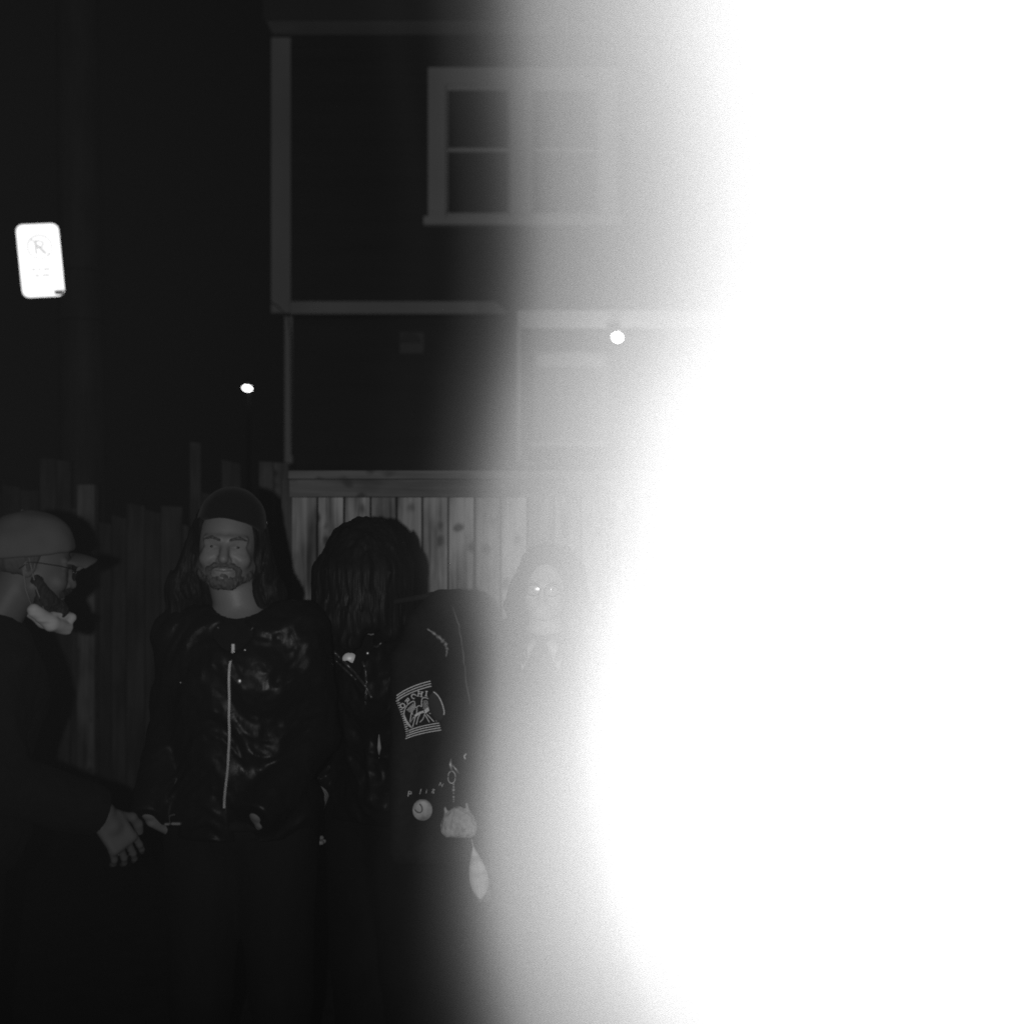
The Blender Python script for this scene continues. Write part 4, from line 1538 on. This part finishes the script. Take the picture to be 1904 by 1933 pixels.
# key ring, clasp and bead chain with the furry pouch
q = MB()
rc = dp(1319, 425)
q.tube([BP(rc[0] + 7.2 * math.cos(t), rc[1] + 11.5 * math.sin(t), 0.006) for t in [2 * math.pi * i / 28 for i in range(28)]], 0.0019, 8, True)
q.tube([BP(*dp(1316, 285), 0.004), BP(*dp(1310, 330), 0.006), BP(*dp(1318, 380), 0.006)], [0.0015, 0.005, 0.0032], 8)
q.tube([BP(*dp(1322, 330), 0.006), BP(*dp(1350, 365), 0.008), BP(*dp(1374, 398), 0.007)], [0.0022, 0.003, 0.0018], 8)
for yy, r_ in ((478, 0.0032), (498, 0.0036), (520, 0.005), (545, 0.0026), (572, 0.0036), (590, 0.0024), (606, 0.0024)):
    q.ball(BP(*dp(1333, yy), 0.006), r_, 10, 8)
key = q.build("key_chain", mat("chain_metal", 0.42, 0.5, metal=0.6), bag, True)
F = Field(BP(866, 1550, 0.05) - Vector((0.08, 0.05, 0.08)), BP(866, 1550, 0.05) + Vector((0.08, 0.10, 0.08)), 0.0028)
pcn = BP(866, 1556, 0.026)
F.box(pcn + Vector((0.0, 0, -0.012)), (0.044, 0.020, 0.020), 0.016, 0.02)
F.box(pcn + Vector((0.001, 0, 0.012)), (0.032, 0.018, 0.020), 0.014, 0.03)
F.ball(pcn + Vector((-0.002, 0, 0.030)), (0.021, 0.015, 0.015), 0.008)
F.cone(pcn + Vector((-0.032, 0, 0.012)), pcn + Vector((-0.033, 0, 0.042)), 0.008, 0.003, 0.008)
F.cone(pcn + Vector((0.026, 0, 0.018)), pcn + Vector((0.019, 0, 0.051)), 0.008, 0.003, 0.008)
F.rough(0.0022, (170, 170, 90), 71)
F.mesh("fur_pouch", FUR, key)
# feather-like tag that hangs lowest
q = MB()
nn = 18
base = Vector(BP(*dp(1480, 950), 0.02))
axis = Vector(BP(*dp(1535, 1330), 0.02)) - base
nr = Vector((0, -1, 0))
side = axis.normalized().cross(nr).normalized()
vs = []
for lay in (0, 1):
    for i in range(nn + 1):
        t = i / nn
        w_ = 0.0285 * (math.sin(math.pi * min(1, t * 0.92 + 0.04)) ** 0.7) * (0.45 + 0.75 * t) * (1.0 if t < 0.97 else 0.7)
        ctr = base + axis * t
        for k, u in enumerate((-1, -0.5, -0.08, 0.0, 0.08, 0.5, 1)):
            dep = 0.006 * (1 - u * u) - (0.004 if k == 3 else 0)
            if lay:
                dep = -0.004 - 0.004 * (1 - u * u)
            vs.append(ctr - side * (w_ * (u * (1.05 if u > 0 else 0.85))) + nr * dep)
m7 = 7
n1 = m7 * (nn + 1)
fs = []
for i in range(nn):
    for k in range(m7 - 1):
        a = i * m7 + k
        fs.append((a, a + 1, a + m7 + 1, a + m7)); fs.append((n1 + a, n1 + a + m7, n1 + a + m7 + 1, n1 + a + 1))
    for k in (0, m7 - 1):
        a = i * m7 + k
        fs.append((a, a + m7, n1 + a + m7, n1 + a))
q.add(vs, fs)
q.tube([base + Vector((0, 0.0, 0)), base + Vector((-0.004, 0.004, 0.02)), BP(892, 1585, 0.006)], 0.0012, 6)
q.build("feather_charm", mat("pale_feather", 0.55, 0.8, var=0.25, vscale=(30, 30, 60)), key, True)
# strap edge seam running over the bag's side, and a painted shoulder glint
q = MB()
pts = []
for px, py in interp([(853, 1142), (866, 1180), (874, 1230), (880, 1290), (888, 1330)], 6):
    t = bfront(px, py)
    if t:
        pts.append(W(px, py, t - 0.003) - bo)
q.tube(pts, 0.003, 8)
q.build("edge_piping", mat("bag_piping", 0.06, 0.5, spec=0.5), bag, True)
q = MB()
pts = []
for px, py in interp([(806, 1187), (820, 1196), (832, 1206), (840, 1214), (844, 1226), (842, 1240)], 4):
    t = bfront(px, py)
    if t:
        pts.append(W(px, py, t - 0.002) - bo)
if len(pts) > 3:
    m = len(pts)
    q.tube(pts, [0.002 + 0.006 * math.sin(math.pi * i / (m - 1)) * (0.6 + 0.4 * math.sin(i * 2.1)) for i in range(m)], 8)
    q.build("shoulder_glint", mat("painted_glint", 0.16, 0.4, spec=0.6, var=0.8, vscale=(90, 90, 90)), bag, True)  # glint of the leather shoulder, painted as a pale blotchy tube
q = MB()
pts = []
for px, py in interp([(717, 1145), (738, 1137), (790, 1128), (830, 1120), (868, 1117), (880, 1128)], 6):
    pts.append(W(px, py, 3.86) - bo)
q.tube(pts, 0.008, 8)
q.build("strap", BAGM, bag, True)

# ------------------------------------------------------------------ added flash-lit volume on the right, standing in for a light leak
SX0, SX1, SY0, SY1, SZ0, SZ1 = -0.20, 1.9, 1.55, 2.65, 0.25, 3.3
YC = 2.1
q = MB(); q.box((SX0, SY0, SZ0), (SX1, SY1, SZ1))
sm = bpy.data.materials.new("light_leak_veil")
sm.use_nodes = True
sm.cycles.volume_sampling = 'EQUIANGULAR'
nt = sm.node_tree
N, K = nt.nodes, nt.links
N.remove(N["Principled BSDF"])
pv = N.new("ShaderNodeVolumePrincipled")
pv.inputs["Color"].default_value = (0.98, 0.98, 0.98, 1)
pv.inputs["Anisotropy"].default_value = -0.7
pv.inputs["Density"].default_value = 0
K.new(pv.outputs[0], N["Material Output"].inputs["Volume"])
tc = N.new("ShaderNodeTexCoord")
sp = N.new("ShaderNodeSeparateXYZ")
K.new(tc.outputs["Object"], sp.inputs[0])


def m2(op, a, b):
    n_ = N.new("ShaderNodeMath"); n_.operation = op
    for i, v in enumerate((a, b)):
        if isinstance(v, (int, float)):
            n_.inputs[i].default_value = v
        elif v is not None:
            K.new(v, n_.inputs[i])
    return n_.outputs[0]


def rng(v, a, b, c, d, smooth=False):
    n_ = N.new("ShaderNodeMapRange")
    n_.interpolation_type = 'SMOOTHSTEP' if smooth else 'LINEAR'
    for i, w in enumerate((a, b, c, d)):
        n_.inputs[i + 1].default_value = w
    K.new(v, n_.inputs[0])
    return n_.outputs[0]


def curve(v, pts):
    n_ = N.new("ShaderNodeFloatCurve")
    c_ = n_.mapping.curves[0]
    c_.points[0].location = pts[0]
    c_.points[1].location = pts[-1]
    for p in pts[1:-1]:
        c_.points.new(*p)
    n_.mapping.update()
    K.new(v, n_.inputs["Value"])
    return n_.outputs[0]


# edge of the veil at each height: where it starts to thicken (A) and where it is dense (B), in metres
rows = [(-20, 962, 1300), (100, 968, 1302), (300, 991, 1310), (580, 988, 1288), (793, 945, 1222), (1050, 905, 1150), (1250, 922, 1112), (1400, 915, 1115), (1600, 905, 1150), (1800, 930, 1200), (1960, 975, 1260)]
kx = YC / 2761
ZA, ZB = EYE + (966.5 - 1960) * kx, EYE + (966.5 + 20) * kx
zn = rng(sp.outputs["Z"], ZA, ZB, 0.0, 1.0)
cvA, cvB = [], []
for py, a, b in rows[::-1]:
    z_ = (EYE + (966.5 - py) * kx - ZA) / (ZB - ZA)
    cvA.append((z_, ((a - 952) * kx + 0.2) / 0.6))
    cvB.append((z_, ((b - a) * kx) / 0.4))
xa = m2('SUBTRACT', m2('MULTIPLY', curve(zn, cvA), 0.6), 0.2)
wd = m2('MULTIPLY', curve(zn, cvB), 0.4)
t_ = m2('DIVIDE', m2('SUBTRACT', sp.outputs["X"], xa), wd)
tn = rng(t_, -0.9, 2.3, 0.0, 1.0)
KK = 4.3          # back-scattered radiance of a thick veil at this distance is KK/2
prof = [(-0.9, 0.0), (-0.7, 0.002), (-0.4, 0.010), (-0.15, 0.062), (0.0, 0.165), (0.12, 0.275), (0.4, 0.43), (0.7, 0.60), (0.9, 0.75), (1.0, 0.86), (1.2, 1.02), (1.5, 1.35), (2.3, 1.75)]
pts = [((t + 0.9) / 3.2, -0.5 * math.log(max(1e-3, 1 - 2 * L_ / KK))) for t, L_ in prof]
mxd = pts[-1][1]
cvM = [((EYE + (966.5 - py) * kx - ZA) / (ZB - ZA), m_ / 2.5) for py, m_ in ((1960, 1.45), (1800, 1.5), (1600, 1.38), (1400, 1.12), (1250, 0.88), (1050, 0.77), (793, 0.86), (580, 0.77), (300, 0.80), (100, 0.90), (-20, 0.95))]
gain = m2('MULTIPLY', curve(zn, cvM), 2.5)
tau = m2('MULTIPLY', curve(tn, [(a, b / mxd) for a, b in pts]), mxd)
# thickness profile along y: a soft bell 1.1 m through
yy = m2('DIVIDE', m2('SUBTRACT', sp.outputs["Y"], YC), 0.55)
bell = m2('MAXIMUM', m2('SUBTRACT', 1.0, m2('MULTIPLY', yy, yy)), 0.0)
bell = m2('MULTIPLY', bell, bell)                       # integral over y = 0.55*16/15
ends = m2('MULTIPLY', rng(sp.outputs["Z"], SZ0, SZ0 + 0.45, 0, 1, True), rng(sp.outputs["Z"], SZ1 - 0.55, SZ1, 1, 0, True))
ends = m2('MULTIPLY', ends, rng(sp.outputs["X"], SX1 - 0.6, SX1, 1, 0, True))
K.new(m2('MULTIPLY', m2('MULTIPLY', m2('MULTIPLY', tau, gain), bell), m2('MULTIPLY', ends, 1 / (0.55 * 16 / 15))), pv.inputs["Density"])
o = q.build("leak_veil", sm)
tag(o, "added white veil standing in for a light leak across the right of the group", "leak_veil", kind="stuff")

# thin haze added round everything to lift the blacks
q = MB(); q.box((-125, -65, -1.0), (125, 205, 12.0))
hm = bpy.data.materials.new("black_lift_haze")
hm.use_nodes = True
hm.cycles.volume_sampling = 'EQUIANGULAR'
nt = hm.node_tree
nt.nodes.remove(nt.nodes["Principled BSDF"])
hv = nt.nodes.new("ShaderNodeVolumePrincipled")
hv.inputs["Color"].default_value = (0.9, 0.9, 0.9, 1)
hv.inputs["Density"].default_value = 0.00072
nt.links.new(hv.outputs[0], nt.nodes["Material Output"].inputs["Volume"])
o = q.build("haze", hm)
tag(o, "thin added haze that lifts the blacks", "haze", kind="stuff")
